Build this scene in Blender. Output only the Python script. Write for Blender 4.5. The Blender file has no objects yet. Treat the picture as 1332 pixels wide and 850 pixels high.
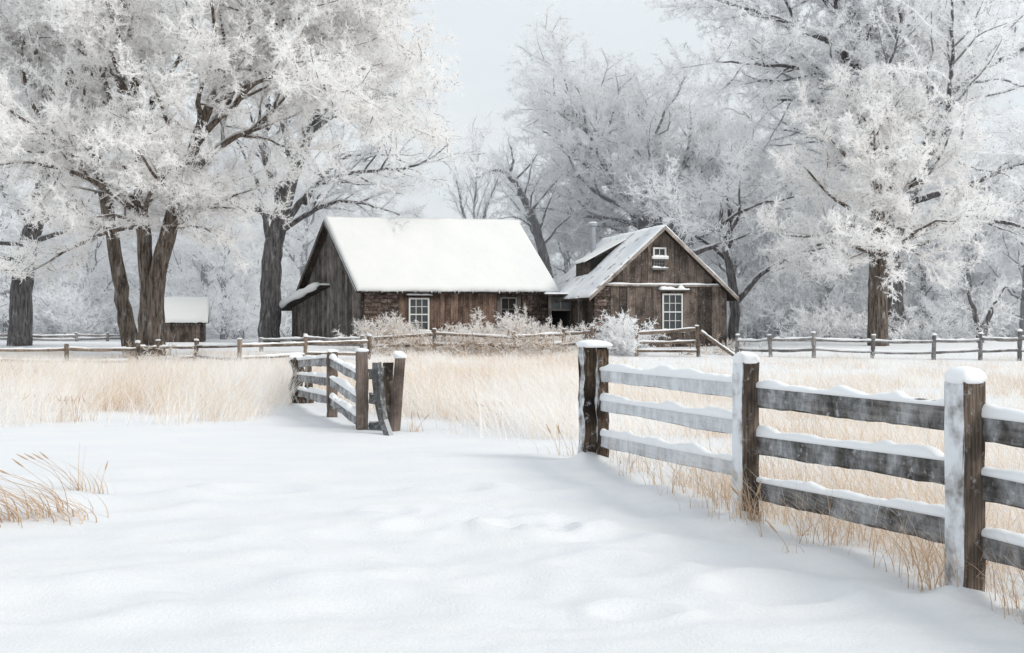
import bpy, math, numpy as np
from math import radians as R, sin, cos, pi

# ------------------------------------------------------------------ basics
scene = bpy.context.scene
COL = scene.collection
F, HX, HY, CAMZ = 1400.0, 666.0, 415.0, 1.55     # lens in photo pixels, camera height in metres
rng = np.random.default_rng(7)

def at(px, py, d):
    """world point seen at a photo pixel at depth d"""
    return np.array([(px-HX)/F*d, d, CAMZ-(py-HY)/F*d])
def xat(px, d): return (px-HX)/F*d
def sstep(a, b, t):
    t = np.clip((np.asarray(t, float)-a)/(b-a), 0, 1)
    return t*t*(3-2*t)

# value noise -----------------------------------------------------------
_tab = np.random.default_rng(3).random(65536)
def _h(ix, iy, s):
    return _tab[(ix.astype(np.int64)*374761 + iy.astype(np.int64)*668265 + s*9176) & 65535]
def vnoise(x, y, s=0):
    x = np.asarray(x, float); y = np.asarray(y, float)
    ix, iy = np.floor(x), np.floor(y); fx, fy = x-ix, y-iy
    fx = fx*fx*fx*(fx*(fx*6-15)+10); fy = fy*fy*fy*(fy*(fy*6-15)+10)
    a = _h(ix, iy, s)*(1-fx)+_h(ix+1, iy, s)*fx
    b = _h(ix, iy+1, s)*(1-fx)+_h(ix+1, iy+1, s)*fx
    return (a*(1-fy)+b*fy)*2-1
def fbm(x, y, s=0, o=3):
    v = 0; a = 1
    for k in range(o):
        v = v+a*vnoise(x*2**k, y*2**k, s+k*17); a *= .5
    return v

# ------------------------------------------------------------------ mesh builder
class MB:
    """collects vertices and quads / tris (and one float per vertex) for ONE mesh object"""
    def __init__(s): s.V=[]; s.Q=[]; s.T=[]; s.A=[]; s.n=0
    def add(s, v, q=None, t=None, a=0.0):
        v = np.asarray(v, float).reshape(-1, 3)
        s.V.append(v)
        if q is not None and len(q): s.Q.append(np.asarray(q, np.int64).reshape(-1, 4)+s.n)
        if t is not None and len(t): s.T.append(np.asarray(t, np.int64).reshape(-1, 3)+s.n)
        s.A.append(np.broadcast_to(np.asarray(a, float), (len(v),)))
        s.n += len(v)
    def box(s, o, ax, ay, az, a=0.0):
        """box from corner o along three edge vectors"""
        o, ax, ay, az = (np.asarray(k, float) for k in (o, ax, ay, az))
        v = [o, o+ax, o+ax+ay, o+ay, o+az, o+ax+az, o+ax+ay+az, o+ay+az]
        s.add(v, [(0,3,2,1),(4,5,6,7),(0,1,5,4),(1,2,6,5),(2,3,7,6),(3,0,4,7)], a=a)
    def hexa(s, v, a=0.0):
        s.add(v, [(0,3,2,1),(4,5,6,7),(0,1,5,4),(1,2,6,5),(2,3,7,6),(3,0,4,7)], a=a)
    def tube(s, P, r, sides=8, a=0.0, cap=True, flat=None, lump=0.0, seed=0):
        P = np.asarray(P, float); n = len(P)
        r = np.broadcast_to(np.asarray(r, float), (n,))
        T = np.gradient(P, axis=0); T /= np.linalg.norm(T, axis=1)[:, None]+1e-9
        ref = np.array([0, 0, 1.]) if abs(T[:, 2]).mean() < .8 else np.array([0, 1., 0])
        X = np.cross(T, ref); X /= np.linalg.norm(X, axis=1)[:, None]+1e-9
        Y = np.cross(X, T)
        th = np.arange(sides)*2*pi/sides
        rr = r[:, None]*np.ones(sides)
        if lump:
            g = np.random.default_rng(seed+int(abs(P).sum()*100))
            ph = g.random(3)*6.28
            rr = rr*(1+lump*(np.sin(th*3+ph[0])[None]+.7*np.sin(th*5+ph[1]+np.arange(n)[:, None]*.35)+.6*g.normal(size=(n, sides))*.5))
        v = P[:, None]+rr[..., None]*(np.cos(th)[None, :, None]*X[:, None]+np.sin(th)[None, :, None]*Y[:, None])
        i = np.arange(n-1)[:, None]*sides; j = np.arange(sides)[None]; k = (j+1) % sides
        q = np.stack([i+j, i+k, i+sides+k, i+sides+j], -1).reshape(-1, 4)
        av = np.broadcast_to(np.asarray(a, float).reshape(-1, 1), (n, sides)).reshape(-1)
        t = None
        vv = v.reshape(-1, 3)
        if cap:
            vv = np.vstack([vv, P[0], P[-1]]); c0, c1 = n*sides, n*sides+1
            jj = np.arange(sides); kk = (jj+1) % sides
            t = np.vstack([np.stack([jj*0+c0, kk, jj], 1), np.stack([jj*0+c1, (n-1)*sides+jj, (n-1)*sides+kk], 1)])
            av = np.append(av, [av[0], av[-1]])
        s.add(vv, q, t, av)
    def loft(s, P, sec, a=0.0, cap=True):
        """sec: (n, m, 3) rings"""
        sec = np.asarray(sec, float); n, m = sec.shape[:2]
        i = np.arange(n-1)[:, None]*m; j = np.arange(m)[None]; k = (j+1) % m
        q = np.stack([i+j, i+k, i+m+k, i+m+j], -1).reshape(-1, 4)
        vv = sec.reshape(-1, 3); t = None
        if cap:
            vv = np.vstack([vv, sec[0].mean(0), sec[-1].mean(0)]); jj = np.arange(m); kk = (jj+1) % m
            t = np.vstack([np.stack([jj*0+n*m, kk, jj], 1), np.stack([jj*0+n*m+1, (n-1)*m+jj, (n-1)*m+kk], 1)])
        s.add(vv, q, t, a)
    def ribbons(s, A, B, w0, w1, g, a=0.0):
        """many single tapered quads from A to B"""
        n = len(A); D = B-A
        S = np.cross(D, g.normal(size=(n, 3))); S /= np.linalg.norm(S, axis=1)[:, None]+1e-9
        w0 = np.broadcast_to(w0, (n,))[:, None]; w1 = np.broadcast_to(w1, (n,))[:, None]
        v = np.stack([A-S*w0/2, A+S*w0/2, B+S*w1/2, B-S*w1/2], 1).reshape(-1, 3)
        s.add(v, np.arange(4*n).reshape(n, 4), None, np.repeat(np.broadcast_to(a, (n,)), 4))
    def mesh(s, name, origin=(0, 0, 0), smooth=False):
        V = np.vstack(s.V)-np.asarray(origin, float)
        me = bpy.data.meshes.new(name)
        nq = sum(len(q) for q in s.Q); nt = sum(len(t) for t in s.T)
        me.vertices.add(len(V)); me.vertices.foreach_set('co', V.astype(np.float32).ravel())
        loops = np.concatenate([np.concatenate(s.Q).ravel() if nq else np.zeros(0, np.int64), np.concatenate(s.T).ravel() if nt else np.zeros(0, np.int64)])
        me.loops.add(len(loops)); me.loops.foreach_set('vertex_index', loops.astype(np.int32))
        me.polygons.add(nq+nt)
        st = np.concatenate([np.arange(nq)*4, nq*4+np.arange(nt)*3])
        me.polygons.foreach_set('loop_start', st.astype(np.int32))
        me.polygons.foreach_set('use_smooth', np.full(nq+nt, bool(smooth)))
        at_ = me.attributes.new('f', 'FLOAT', 'POINT'); at_.data.foreach_set('value', np.concatenate(s.A).astype(np.float32))
        me.update(calc_edges=True); me.validate()
        return me

def link(name, me, mat=None, parent=None, label=None):
    o = bpy.data.objects.new(name, me); COL.objects.link(o)
    if mat is not None and not me.materials: me.materials.append(mat)
    if parent is not None: o.parent = parent
    if label: o['label'] = label
    return o
def tag(o, label, cat, group=None, kind=None):
    o['label'] = label; o['category'] = cat
    if group: o['group'] = group
    if kind: o['kind'] = kind
    return o
def thing(name, label, cat, loc, group=None):
    o = bpy.data.objects.new(name, None); COL.objects.link(o); o.location = [float(k) for k in loc]
    o.empty_display_size = .2
    return tag(o, label, cat, group)
def part(name, mb, mat, parent, label=None, smooth=False, bevel=0):
    root = parent
    while root.parent: root = root.parent
    o = link(name, mb.mesh(name, root.location[:], smooth), mat, parent, label)
    if bevel:
        m = o.modifiers.new('b', 'BEVEL'); m.width = bevel; m.segments = 2; m.limit_method = 'ANGLE'
    return o

# ------------------------------------------------------------------ materials
def newmat(name):
    m = bpy.data.materials.new(name); m.use_nodes = True
    nt = m.node_tree; nt.nodes.clear()
    return m, nt
def N(nt, typ, **kw):
    n = nt.nodes.new(typ)
    for k, v in kw.items():
        if k in n.inputs if isinstance(k, str) else False: n.inputs[k].default_value = v
        else: setattr(n, k, v)
    return n
class G:
    """tiny node-graph helper"""
    def __init__(s, name):
        s.m, s.nt = newmat(name)
    def n(s, typ, ins=None, **kw):
        n = s.nt.nodes.new(typ)
        for k, v in kw.items(): setattr(n, k, v)
        for k, v in (ins or {}).items():
            sk = n.inputs[k]
            if isinstance(v, bpy.types.NodeSocket): s.nt.links.new(v, sk)
            else: sk.default_value = v
        return n
    def math(s, op, a, b=0.0, c=0.0):
        return s.n('ShaderNodeMath', {0: a, 1: b, 2: c}, operation=op).outputs[0]
    def mix(s, f, a, b):
        n = s.n('ShaderNodeMix', {0: f, 6: a, 7: b}, data_type='RGBA'); return n.outputs[2]
    def ramp(s, v, lo, hi):
        return s.n('ShaderNodeMapRange', {0: v, 1: lo, 2: hi}, interpolation_type='SMOOTHSTEP').outputs[0]
    def noise(s, vec, scale, detail=3, rough=.55):
        return s.n('ShaderNodeTexNoise', {'Vector': vec, 'Scale': scale, 'Detail': detail, 'Roughness': rough}).outputs['Fac']
    def scale(s, vec, v):
        return s.n('ShaderNodeMapping', {'Vector': vec, 'Scale': v}).outputs[0]
    def obj(s): return s.n('ShaderNodeTexCoord').outputs['Object']
    def geo(s): return s.n('ShaderNodeNewGeometry')
    def attr(s): return s.n('ShaderNodeAttribute', attribute_name='f').outputs['Fac']
    def out(s, sh):
        o = s.n('ShaderNodeOutputMaterial'); s.nt.links.new(sh, o.inputs[0]); return s.m
    def bsdf(s, col, rough=.85, normal=None, spec=.2):
        ins = {'Base Color': col, 'Roughness': rough, 'Specular IOR Level': spec}
        if normal is not None: ins['Normal'] = normal
        return s.n('ShaderNodeBsdfPrincipled', ins).outputs[0]
    def bump(s, h, strength=.5, dist=.02):
        return s.n('ShaderNodeBump', {'Height': h, 'Strength': strength, 'Distance': dist}).outputs[0]
C4 = lambda c: (c[0], c[1], c[2], 1)
SNOW = (.88, .885, .89, 1)

def mat_snow(name, col=SNOW, scale=30., bump=.25, dist=.01):
    g = G(name); p = g.obj()
    n1 = g.noise(p, scale, 4); n2 = g.noise(p, scale*.12, 3)
    c = g.mix(g.ramp(n2, .3, .7), col, (col[0]*.965, col[1]*.97, col[2]*.985, 1))
    return g.out(g.bsdf(c, .9, g.bump(n1, bump, dist), .1))

def mat_wood(name, dark, light, grain=(40, 40, 2.5), snow_top=.0, wind=None, cover=0.0, rough=.9, frost=0.0, streak=0.0, soft=(.28, .62)):
    """weathered wood; attribute f tints each board; snow by facing up / into the wind"""
    g = G(name); p = g.obj(); a = g.attr(); ge = g.geo()
    off = g.n('ShaderNodeVectorMath', {0: p, 1: g.n('ShaderNodeCombineXYZ', {0: g.math('MULTIPLY', a, 37.), 1: g.math('MULTIPLY', a, 19.), 2: g.math('MULTIPLY', a, 71.)}).outputs[0]}, operation='ADD').outputs[0]
    n1 = g.noise(g.scale(off, grain), 1., 5, .65)
    n2 = g.noise(off, 2.2, 4, .6)
    c = g.mix(g.ramp(n1, .3, .72), C4(dark), C4(light))
    c = g.mix(g.ramp(n2, .35, .75), c, C4([k*.5 for k in dark]))
    br = g.math('MULTIPLY_ADD', a, .9, .55)
    c = g.n('ShaderNodeVectorMath', {0: c, 1: br}, operation='SCALE')
    g.nt.links.new(br, c.inputs['Scale']); c = c.outputs[0]
    if frost:
        n3 = g.noise(off, 14., 5, .7)
        c = g.mix(g.math('MULTIPLY', g.ramp(n3, .56, .72), frost), c, (.75, .76, .78, 1))
    nz = g.n('ShaderNodeSeparateXYZ', {0: ge.outputs['Normal']}).outputs
    m = g.math('MULTIPLY', g.ramp(nz[2], .45, .8), snow_top)
    if wind:
        d = g.n('ShaderNodeVectorMath', {0: ge.outputs['Normal'], 1: wind}, operation='DOT_PRODUCT').outputs['Value']
        ns = g.math('ADD', g.math('MULTIPLY', g.noise(g.scale(off, (5., 5., 2.8)), 1., 6, .7), .88), g.math('MULTIPLY', n1, .12)) if streak else g.noise(off, 5., 4, .6)
        mm = g.ramp(g.math('ADD', g.math('MULTIPLY_ADD', d, .8, cover-1.0), g.math('MULTIPLY', ns, .9)), *soft)
        m = g.math('MAXIMUM', m, mm)
    c = g.mix(m, c, (.8, .82, .85, 1))
    return g.out(g.bsdf(c, rough, g.bump(n1, .8, .015), .15))

def mat_bark(name, dark, light, rime, thr=.35):
    """bark with snow lodged on upper sides; f = 0 stem .. 1 thin frosted branch"""
    g = G(name); p = g.obj(); a = g.attr(); ge = g.geo()
    n1 = g.noise(g.scale(p, (9, 9, 1.2)), 1.5, 5, .65)
    n2 = g.noise(p, 3.5, 4, .6)
    c = g.mix(g.ramp(n1, .32, .68), C4(dark), C4(light))
    nz = g.n('ShaderNodeSeparateXYZ', {0: ge.outputs['Normal']}).outputs[2]
    up = g.ramp(g.math('ADD', nz, g.math('MULTIPLY_ADD', n2, .8, -.4)), thr, thr+.35)
    fr = g.math('MULTIPLY', g.ramp(g.math('ADD', a, g.math('MULTIPLY_ADD', n2, .8, -.4)), .3, .68), .85)
    n4 = g.noise(g.scale(p, (1, 1, .3)), 4.5, 6, .75)
    pt = g.math('MULTIPLY', g.ramp(n4, .52, .72), .35)
    c = g.mix(g.math('MAXIMUM', g.math('MAXIMUM', up, fr), pt), c, C4(rime))
    return g.out(g.bsdf(c, .95, g.bump(n1, .9, .06), .1))

def mat_rime(name, white, grey, dark, dark_share=.1):
    """frost on twigs; f picks a tone per twig"""
    g = G(name); a = g.attr()
    c = g.mix(g.ramp(a, dark_share, .8), C4(grey), C4(white))
    c = g.mix(g.math('LESS_THAN', a, dark_share), c, C4(dark))
    d = g.n('ShaderNodeBsdfDiffuse', {'Color': c}).outputs[0]
    t = g.n('ShaderNodeBsdfTranslucent', {'Color': c}).outputs[0]
    return g.out(g.n('ShaderNodeMixShader', {0: .5, 1: d, 2: t}).outputs[0])

def mat_grass(name, tan, brown, white):
    g = G(name); a = g.attr()
    c = g.mix(g.ramp(a, 0., .5), C4(brown), C4(tan)); c = g.mix(g.ramp(a, .42, .78), c, C4(white))
    d = g.n('ShaderNodeBsdfDiffuse', {'Color': c}).outputs[0]
    t = g.n('ShaderNodeBsdfTranslucent', {'Color': c}).outputs[0]
    return g.out(g.n('ShaderNodeMixShader', {0: .35, 1: d, 2: t}).outputs[0])

def mat_plain(name, col, rough=.6, metal=0, nscale=8., var=.25):
    g = G(name); n = g.noise(g.obj(), nscale, 4)
    c = g.mix(n, C4([k*(1-var) for k in col]), C4([min(1, k*(1+var)) for k in col]))
    b = g.n('ShaderNodeBsdfPrincipled', {'Base Color': c, 'Roughness': rough, 'Metallic': metal, 'Specular IOR Level': .3})
    return g.out(b.outputs[0])

WIND = (-.90, -.43, .0)
M = {}
M['snow'] = mat_snow('snow')
M['roof_snow'] = mat_snow('roof_snow', (.78, .78, .765, 1), 7., .3, .04)
M['cap_snow'] = mat_snow('cap_snow', SNOW, 60., .3, .004)
M['post'] = mat_wood('post_wood', (.06, .046, .037), (.23, .18, .145), (60, 60, 3), .0, WIND, .28, frost=.35)
M['post_old'] = mat_wood('post_old_wood', (.035, .025, .02), (.17, .12, .085), (50, 50, 2.2), .0, WIND, .25, frost=.5)
M['rail'] = mat_wood('rail_wood', (.055, .048, .043), (.18, .16, .143), (2, 2, 34), .0, WIND, .14, frost=.5, streak=1, soft=(.22, .8))
M['rail_snowy'] = mat_wood('rail_snowy_wood', (.05, .045, .042), (.22, .2, .185), (3, 3, 42), .0, WIND, .37, frost=.6, streak=1, soft=(.1, .85))
M['gate_post'] = mat_wood('gate_post_wood', (.13, .1, .085), (.27, .22, .19), (50, 50, 2.5), .7, (-.6, -.8, 0), -.1, frost=.15)
M['gate_rail'] = mat_wood('gate_rail_wood', (.08, .078, .078), (.24, .235, .235), (5, 30, 30), .7, WIND, .17, frost=.5, soft=(.15, .9))
M['leaning'] = mat_wood('leaning_board_wood', (.1, .1, .1), (.3, .3, .3), (30, 30, 3), .6, (.5, -.85, 0), .12, frost=.4)
M['split'] = mat_wood('split_rail_wood', (.14, .105, .08), (.34, .265, .21), (6, 40, 40), 1.0, frost=.6)
M['split_grey'] = mat_wood('split_rail_grey_wood', (.17, .16, .155), (.36, .34, .33), (6, 40, 40), 1.0, frost=.7)
M['plank'] = mat_wood('plank_brown', (.085, .056, .043), (.26, .175, .135), (45, 45, 1.6), .9, frost=.18)
M['plank_grey'] = mat_wood('plank_grey', (.075, .066, .06), (.24, .215, .2), (45, 45, 1.6), .9, frost=.2)
M['plank2'] = mat_wood('plank_umber', (.08, .063, .054), (.24, .19, .16), (45, 45, 1.6), .9, frost=.35)
M['stone'] = mat_wood('stone', (.07, .05, .042), (.24, .18, .15), (7, 7, 9), .9, frost=.6)
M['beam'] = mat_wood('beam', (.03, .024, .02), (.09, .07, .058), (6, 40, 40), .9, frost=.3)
M['fascia'] = mat_wood('fascia', (.2, .17, .15), (.4, .35, .31), (10, 10, 10), .8, frost=.3)
M['dark'] = mat_plain('interior_shade', (.012, .011, .011), .9)  # near-black colour stands in for shade inside the cabins and doorway
M['glass'] = mat_plain('window_glass', (.06, .065, .068), .12, 0, 3., .5)
M['white_paint'] = mat_plain('white_paint', (.66, .65, .62), .6, 0, 20., .15)
M['grey_paint'] = mat_plain('grey_paint', (.16, .15, .14), .7, 0, 20., .25)
M['tin'] = mat_plain('tin', (.42, .44, .47), .5, .2, 12., .2)
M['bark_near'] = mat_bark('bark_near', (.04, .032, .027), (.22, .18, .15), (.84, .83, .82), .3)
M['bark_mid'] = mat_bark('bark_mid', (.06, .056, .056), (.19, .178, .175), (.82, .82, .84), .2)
M['bark_far_haze'] = mat_bark('bark_far_haze', (.15, .15, .155), (.28, .28, .29), (.78, .79, .82), .05)  # heavy frost, plus distance haze painted in as paler, flatter bark
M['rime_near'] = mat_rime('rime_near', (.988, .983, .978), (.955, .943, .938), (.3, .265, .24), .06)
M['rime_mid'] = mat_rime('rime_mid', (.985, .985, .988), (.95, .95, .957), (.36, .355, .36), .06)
M['rime_far_haze'] = mat_rime('rime_far_haze', (.985, .988, .993), (.95, .957, .968), (.55, .555, .57), .06)  # bluish frost with lighter dark twigs; distance haze put into the colour
M['rime_bush'] = mat_rime('rime_bush', (.96, .945, .935), (.88, .83, .78), (.28, .2, .15), .11)
M['grass'] = mat_grass('dry_grass', (.86, .745, .62), (.68, .52, .38), (.95, .93, .91))
M['grass_near'] = mat_grass('dry_grass_near', (.74, .57, .41), (.46, .3, .19), (.85, .82, .78))
M['bramble'] = mat_grass('bramble', (.6, .46, .34), (.27, .19, .13), (.9, .87, .84))

# ------------------------------------------------------------------ camera, sky, sun
cam = bpy.data.cameras.new('camera'); co = bpy.data.objects.new('camera', cam); COL.objects.link(co)
co.location = (0, 0, CAMZ); co.rotation_euler = (R(90), 0, 0)
cam.sensor_width = 36; cam.lens = F/1332*36; cam.shift_y = -(425-HY)/1332; cam.clip_end = 2000; cam.clip_start = .05
scene.camera = co

SUN_DIR = np.array([.80, -.42, .0]); SUN_EL = R(38)
az = math.atan2(SUN_DIR[1], SUN_DIR[0])
sd = np.array([cos(SUN_EL)*cos(az), cos(SUN_EL)*sin(az), sin(SUN_EL)])
w = bpy.data.worlds.new('World'); scene.world = w; w.use_nodes = True
nt = w.node_tree; nt.nodes.clear()
sky = nt.nodes.new('ShaderNodeTexSky'); sky.sky_type = 'NISHITA'; sky.sun_disc = False
sky.sun_elevation = SUN_EL; sky.sun_rotation = pi/2-az; sky.dust_density = 3; sky.air_density = 1.
bgs = nt.nodes.new('ShaderNodeBackground'); bgs.inputs[1].default_value = .05
tc = nt.nodes.new('ShaderNodeTexCoord')
mp = nt.nodes.new('ShaderNodeMapping'); mp.inputs['Scale'].default_value = (1.5, 1.5, 6.0)
no = nt.nodes.new('ShaderNodeTexNoise'); no.inputs['Scale'].default_value = 1.3; no.inputs['Detail'].default_value = 4
cr = nt.nodes.new('ShaderNodeMapRange'); cr.inputs[1].default_value = .35; cr.inputs[2].default_value = .7
mx = nt.nodes.new('ShaderNodeMix'); mx.data_type = 'RGBA'
mx.inputs[6].default_value = (.575, .645, .70, 1); mx.inputs[7].default_value = (.75, .775, .785, 1)
bgc = nt.nodes.new('ShaderNodeBackground'); bgc.inputs[1].default_value = 1.33
ms = nt.nodes.new('ShaderNodeMixShader'); ms.inputs[0].default_value = .9       # thin overcast veils most of the blue
wo = nt.nodes.new('ShaderNodeOutputWorld')
L = nt.links.new
L(tc.outputs['Generated'], mp.inputs[0]); L(mp.outputs[0], no.inputs[0]); L(no.outputs['Fac'], cr.inputs[0]); L(cr.outputs[0], mx.inputs[0])
L(mx.outputs[2], bgc.inputs[0]); L(sky.outputs[0], bgs.inputs[0]); L(bgs.outputs[0], ms.inputs[1]); L(bgc.outputs[0], ms.inputs[2]); L(ms.outputs[0], wo.inputs[0])
sl = bpy.data.lights.new('sun', 'SUN'); sl.energy = 2.0; sl.angle = R(20); sl.color = (1, .955, .89)
so = bpy.data.objects.new('sun', sl); COL.objects.link(so)
from mathutils import Vector
so.rotation_euler = Vector((-sd[0], -sd[1], -sd[2])).to_track_quat('-Z', 'Y').to_euler()
scene.view_settings.view_transform = 'Standard'; scene.view_settings.look = 'None'; scene.view_settings.exposure = 0
scene.cycles.diffuse_bounces = 10; scene.cycles.transmission_bounces = 10; scene.cycles.max_bounces = 14; scene.cycles.use_denoising = True
scene.cycles.sample_clamp_indirect = 6

# ------------------------------------------------------------------ ground
DIMPLES = [(700, 690, .20, .05), (735, 684, .16, .035), (640, 676, .2, .03), (560, 672, .22, .025), (770, 700, .2, .03), (600, 760, .25, .03), (880, 720, .25, .03),
           (690, 770, .22, .03), (930, 730, .22, .03), (150, 660, .3, .05), (175, 640, .3, .04), (60, 790, .3, .04), (1000, 790, .3, .03), (480, 700, .2, .02), (390, 740, .25, .025), (720, 693, .1, .05), (668, 688, .12, .045), (1010, 770, .2, .05), (540, 690, .12, .03), (505, 668, .12, .03), (845, 668, .16, .03), (800, 740, .2, .03), (830, 800, .12, .035), (450, 790, .3, .03), (250, 770, .3, .035), (240, 700, .2, .025), (330, 640, .25, .03), (600, 640, .2, .03), (700, 640, .2, .03), (90, 620, .3, .03)]
FENCE = np.array([[.25, 13.6], [.873, 11.42], [1.778, 8.19], [2.537, 6.03], [3.34, 3.75]])
def seg_dist(x, y, P):
    d = np.full(np.shape(x), 1e9)
    for a, b in zip(P[:-1], P[1:]):
        ab = b-a; t = np.clip(((x-a[0])*ab[0]+(y-a[1])*ab[1])/(ab@ab), 0, 1)
        d = np.minimum(d, np.hypot(x-a[0]-t*ab[0], y-a[1]-t*ab[1]))
    return d
def gz(x, y):
    x = np.asarray(x, float); y = np.asarray(y, float)
    z = .55*sstep(27, 43, y)
    near = 1-sstep(18, 40, y)
    z = z+.03*fbm(x*.33+5, y*.45, 1, 2)*near
    z = z+.017*fbm(x*.8+y*.35, y*1.7-x*.3, 5, 3)*(1-sstep(10, 24, y))
    z = z+.0095*fbm(x*1.9+y*.8, y*4.2-x*.8, 9, 3)*(1-sstep(8, 15, y))
    z = z+.07*np.exp(-(seg_dist(x, y, FENCE[1:])/.42)**2)*(.7+.5*vnoise(x*1.6, y*1.6, 4))
    z = z+.006*fbm(x*5+y*2, y*9, 13, 2)*(1-sstep(7, 12, y))
    for bx, by in FENCE[1:4]:
        rr = np.hypot(x-bx+.12, (y-by+.16)*1.1); z = z+.075*np.exp(-(rr/.2)**2)*(1+.4*vnoise(x*7, y*7, 3))-.03*np.exp(-((np.hypot(x-bx-.05, y-by)-.26)/.1)**2)
    for px, py, r, h in DIMPLES:
        d = CAMZ*F/(py-HY); cx = xat(px, d)
        q = ((x-cx)/(r*1.3))**2+((y-d)/(r*1.0))**2
        z = z-h*np.exp(-q)+h*.7*np.exp(-(np.sqrt(q)-1.7)**2/.25)
    return z
def gpt(px, d, dz=0.):
    x = xat(px, d); return np.array([x, d, float(gz(x, d))+dz])

def grid(xs, ys, zf):
    X, Y = np.meshgrid(xs, ys); Z = zf(X, Y)
    mb = MB(); nx, ny = len(xs), len(ys)
    i = np.arange(ny-1)[:, None]*nx; j = np.arange(nx-1)[None]
    mb.add(np.stack([X, Y, Z], -1).reshape(-1, 3), np.stack([i+j, i+j+1, i+nx+j+1, i+nx+j], -1).reshape(-1, 4))
    return mb
u = np.linspace(-1, 1, 521); xs = 900*np.sinh(u*8.6)/np.sinh(8.6)
v = np.linspace(0, 1, 560); ys = np.concatenate([np.linspace(-60, 2.0, 22)[:-1], 2.0+900*np.sinh(v*7.6)/np.sinh(7.6)])
g = G('snow_ground'); p = g.obj()
n1 = g.noise(p, 45., 4, .6); n2 = g.noise(g.scale(p, (.9, 2.2, 1)), 1., 3); n3 = g.noise(p, 260., 2, .5)
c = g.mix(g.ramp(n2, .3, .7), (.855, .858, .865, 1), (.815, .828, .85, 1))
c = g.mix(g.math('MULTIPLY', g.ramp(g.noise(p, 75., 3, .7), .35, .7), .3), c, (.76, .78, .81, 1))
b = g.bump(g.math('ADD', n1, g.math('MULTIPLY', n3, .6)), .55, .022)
M['ground'] = g.out(g.bsdf(c, .85, b, .15))
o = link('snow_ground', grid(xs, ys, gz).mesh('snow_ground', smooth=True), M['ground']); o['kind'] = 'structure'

# ------------------------------------------------------------------ snow shapes
def snow_ridge(mb, P, hw, h, side, g, lip=.012, seg=14):
    """rounded strip of snow lying along a rail: path P, half width hw, height h, side = horizontal normal"""
    P = np.asarray(P, float); t = np.linspace(0, 1, seg*(len(P)-1)+1)
    tt = np.linspace(0, 1, len(P)); Q = np.stack([np.interp(t, tt, P[:, k]) for k in range(3)], 1)
    hh = h*np.clip(.85+.6*fbm(t*8+g.random()*50, t*0+g.random()*9, 2, 3), .22, 1.5); hh[0] *= .6; hh[-1] *= .6
    ang = np.linspace(0, pi, 9)
    rings = []
    for k in range(len(Q)):
        ww = hw*(1+.12*fbm(t[k]*11+3, 1.7, 6, 2))
        ring = [Q[k]+side*(ww*cos(a_)*(1.0))+np.array([0, 0, hh[k]*sin(a_)**.7]) for a_ in ang]
        ring += [Q[k]-side*ww*.9-np.array([0, 0, lip]), Q[k]+side*ww*.9-np.array([0, 0, lip])]
        rings.append(ring)
    mb.loft(Q, rings)
def snow_cap(mb, c, ax, ay, h, g, over=1.1):
    """domed cap of snow on a post top; ax, ay half extents"""
    c = np.asarray(c, float); rings = []; ph1, ph2, tl = g.random()*6, g.random()*6, g.normal(size=2)*.18*h
    for k, (f, z) in enumerate([(.95, -.012), (1.06*over/1.1, -.004), (1.1*over/1.1, h*.35), (1.0, h*.68), (.75, h*.93), (.4, h*1.05), (.1, h*1.08)]):
        th = np.arange(24)*2*pi/24; e = .5
        sx = np.sign(np.cos(th))*abs(np.cos(th))**e; sy = np.sign(np.sin(th))*abs(np.sin(th))**e
        j = 1+(.06*np.sin(th*3+ph1)+.05*np.sin(th*2+ph2)+.03*g.normal(size=24))*(k > 1)
        rings.append(c+(f*j*sx)[:, None]*ax+(f*j*sy)[:, None]*ay+np.array([tl[0]*(k > 2), tl[1]*(k > 2), 0])+np.stack([0*th, 0*th, z+(k > 1)*h*.16*(np.cos(th+ph2)*f)], 1))
    mb.loft(None, rings)
def post_box(mb, base, top, ax, ay, a=.5, n=10, jit=.004, g=rng):
    """four-sided post with slightly worn, uneven sides"""
    base, top = np.asarray(base, float), np.asarray(top, float); rings = []
    for k in range(n+1):
        c = base+(top-base)*k/n
        ring = []
        for (i, j) in [(-1, -1), (-.92, -1.03), (0, -1.01), (.92, -1.03), (1, -1), (1.03, -.92), (1.01, 0), (1.03, .92), (1, 1), (.92, 1.03), (0, 1.01), (-.92, 1.03), (-1, 1), (-1.03, .92), (-1.01, 0), (-1.03, -.92)]:
            ring.append(c+ax*i*.97+ay*j*.97+g.normal(size=3)*jit*np.array([1, 1, 0]))
        rings.append(ring)
    mb.loft(None, rings, a)
def board(mb, a, b, h, th, side, att=.5, n=12, jit=.004, g=rng, twist=0.):
    """a rail board from a to b: height h, thickness th"""
    a, b = np.asarray(a, float), np.asarray(b, float); rings = []
    side = side/np.linalg.norm(side)
    ph = g.random()*10
    for k in range(n+1):
        t = k/n; c = a+(b-a)*t
        wob = .008*fbm(t*3+ph, ph, 3, 2)
        hh = h*(1+.04*fbm(t*4+ph, ph+5, 8, 2))
        up = np.array([0, 0, 1.])
        pr = [(-.5, -.5), (-.5, -.15), (-.5, .2), (-.5, .44), (-.4, .5), (.4, .5), (.5, .44), (.5, .15), (.5, -.2), (.5, -.44), (.4, -.5), (-.42, -.5)]
        rings.append([c+up*(wob+hh*q)+side*(th*s_)+g.normal(size=3)*jit for s_, q in pr])
    mb.loft(None, rings, att)

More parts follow.
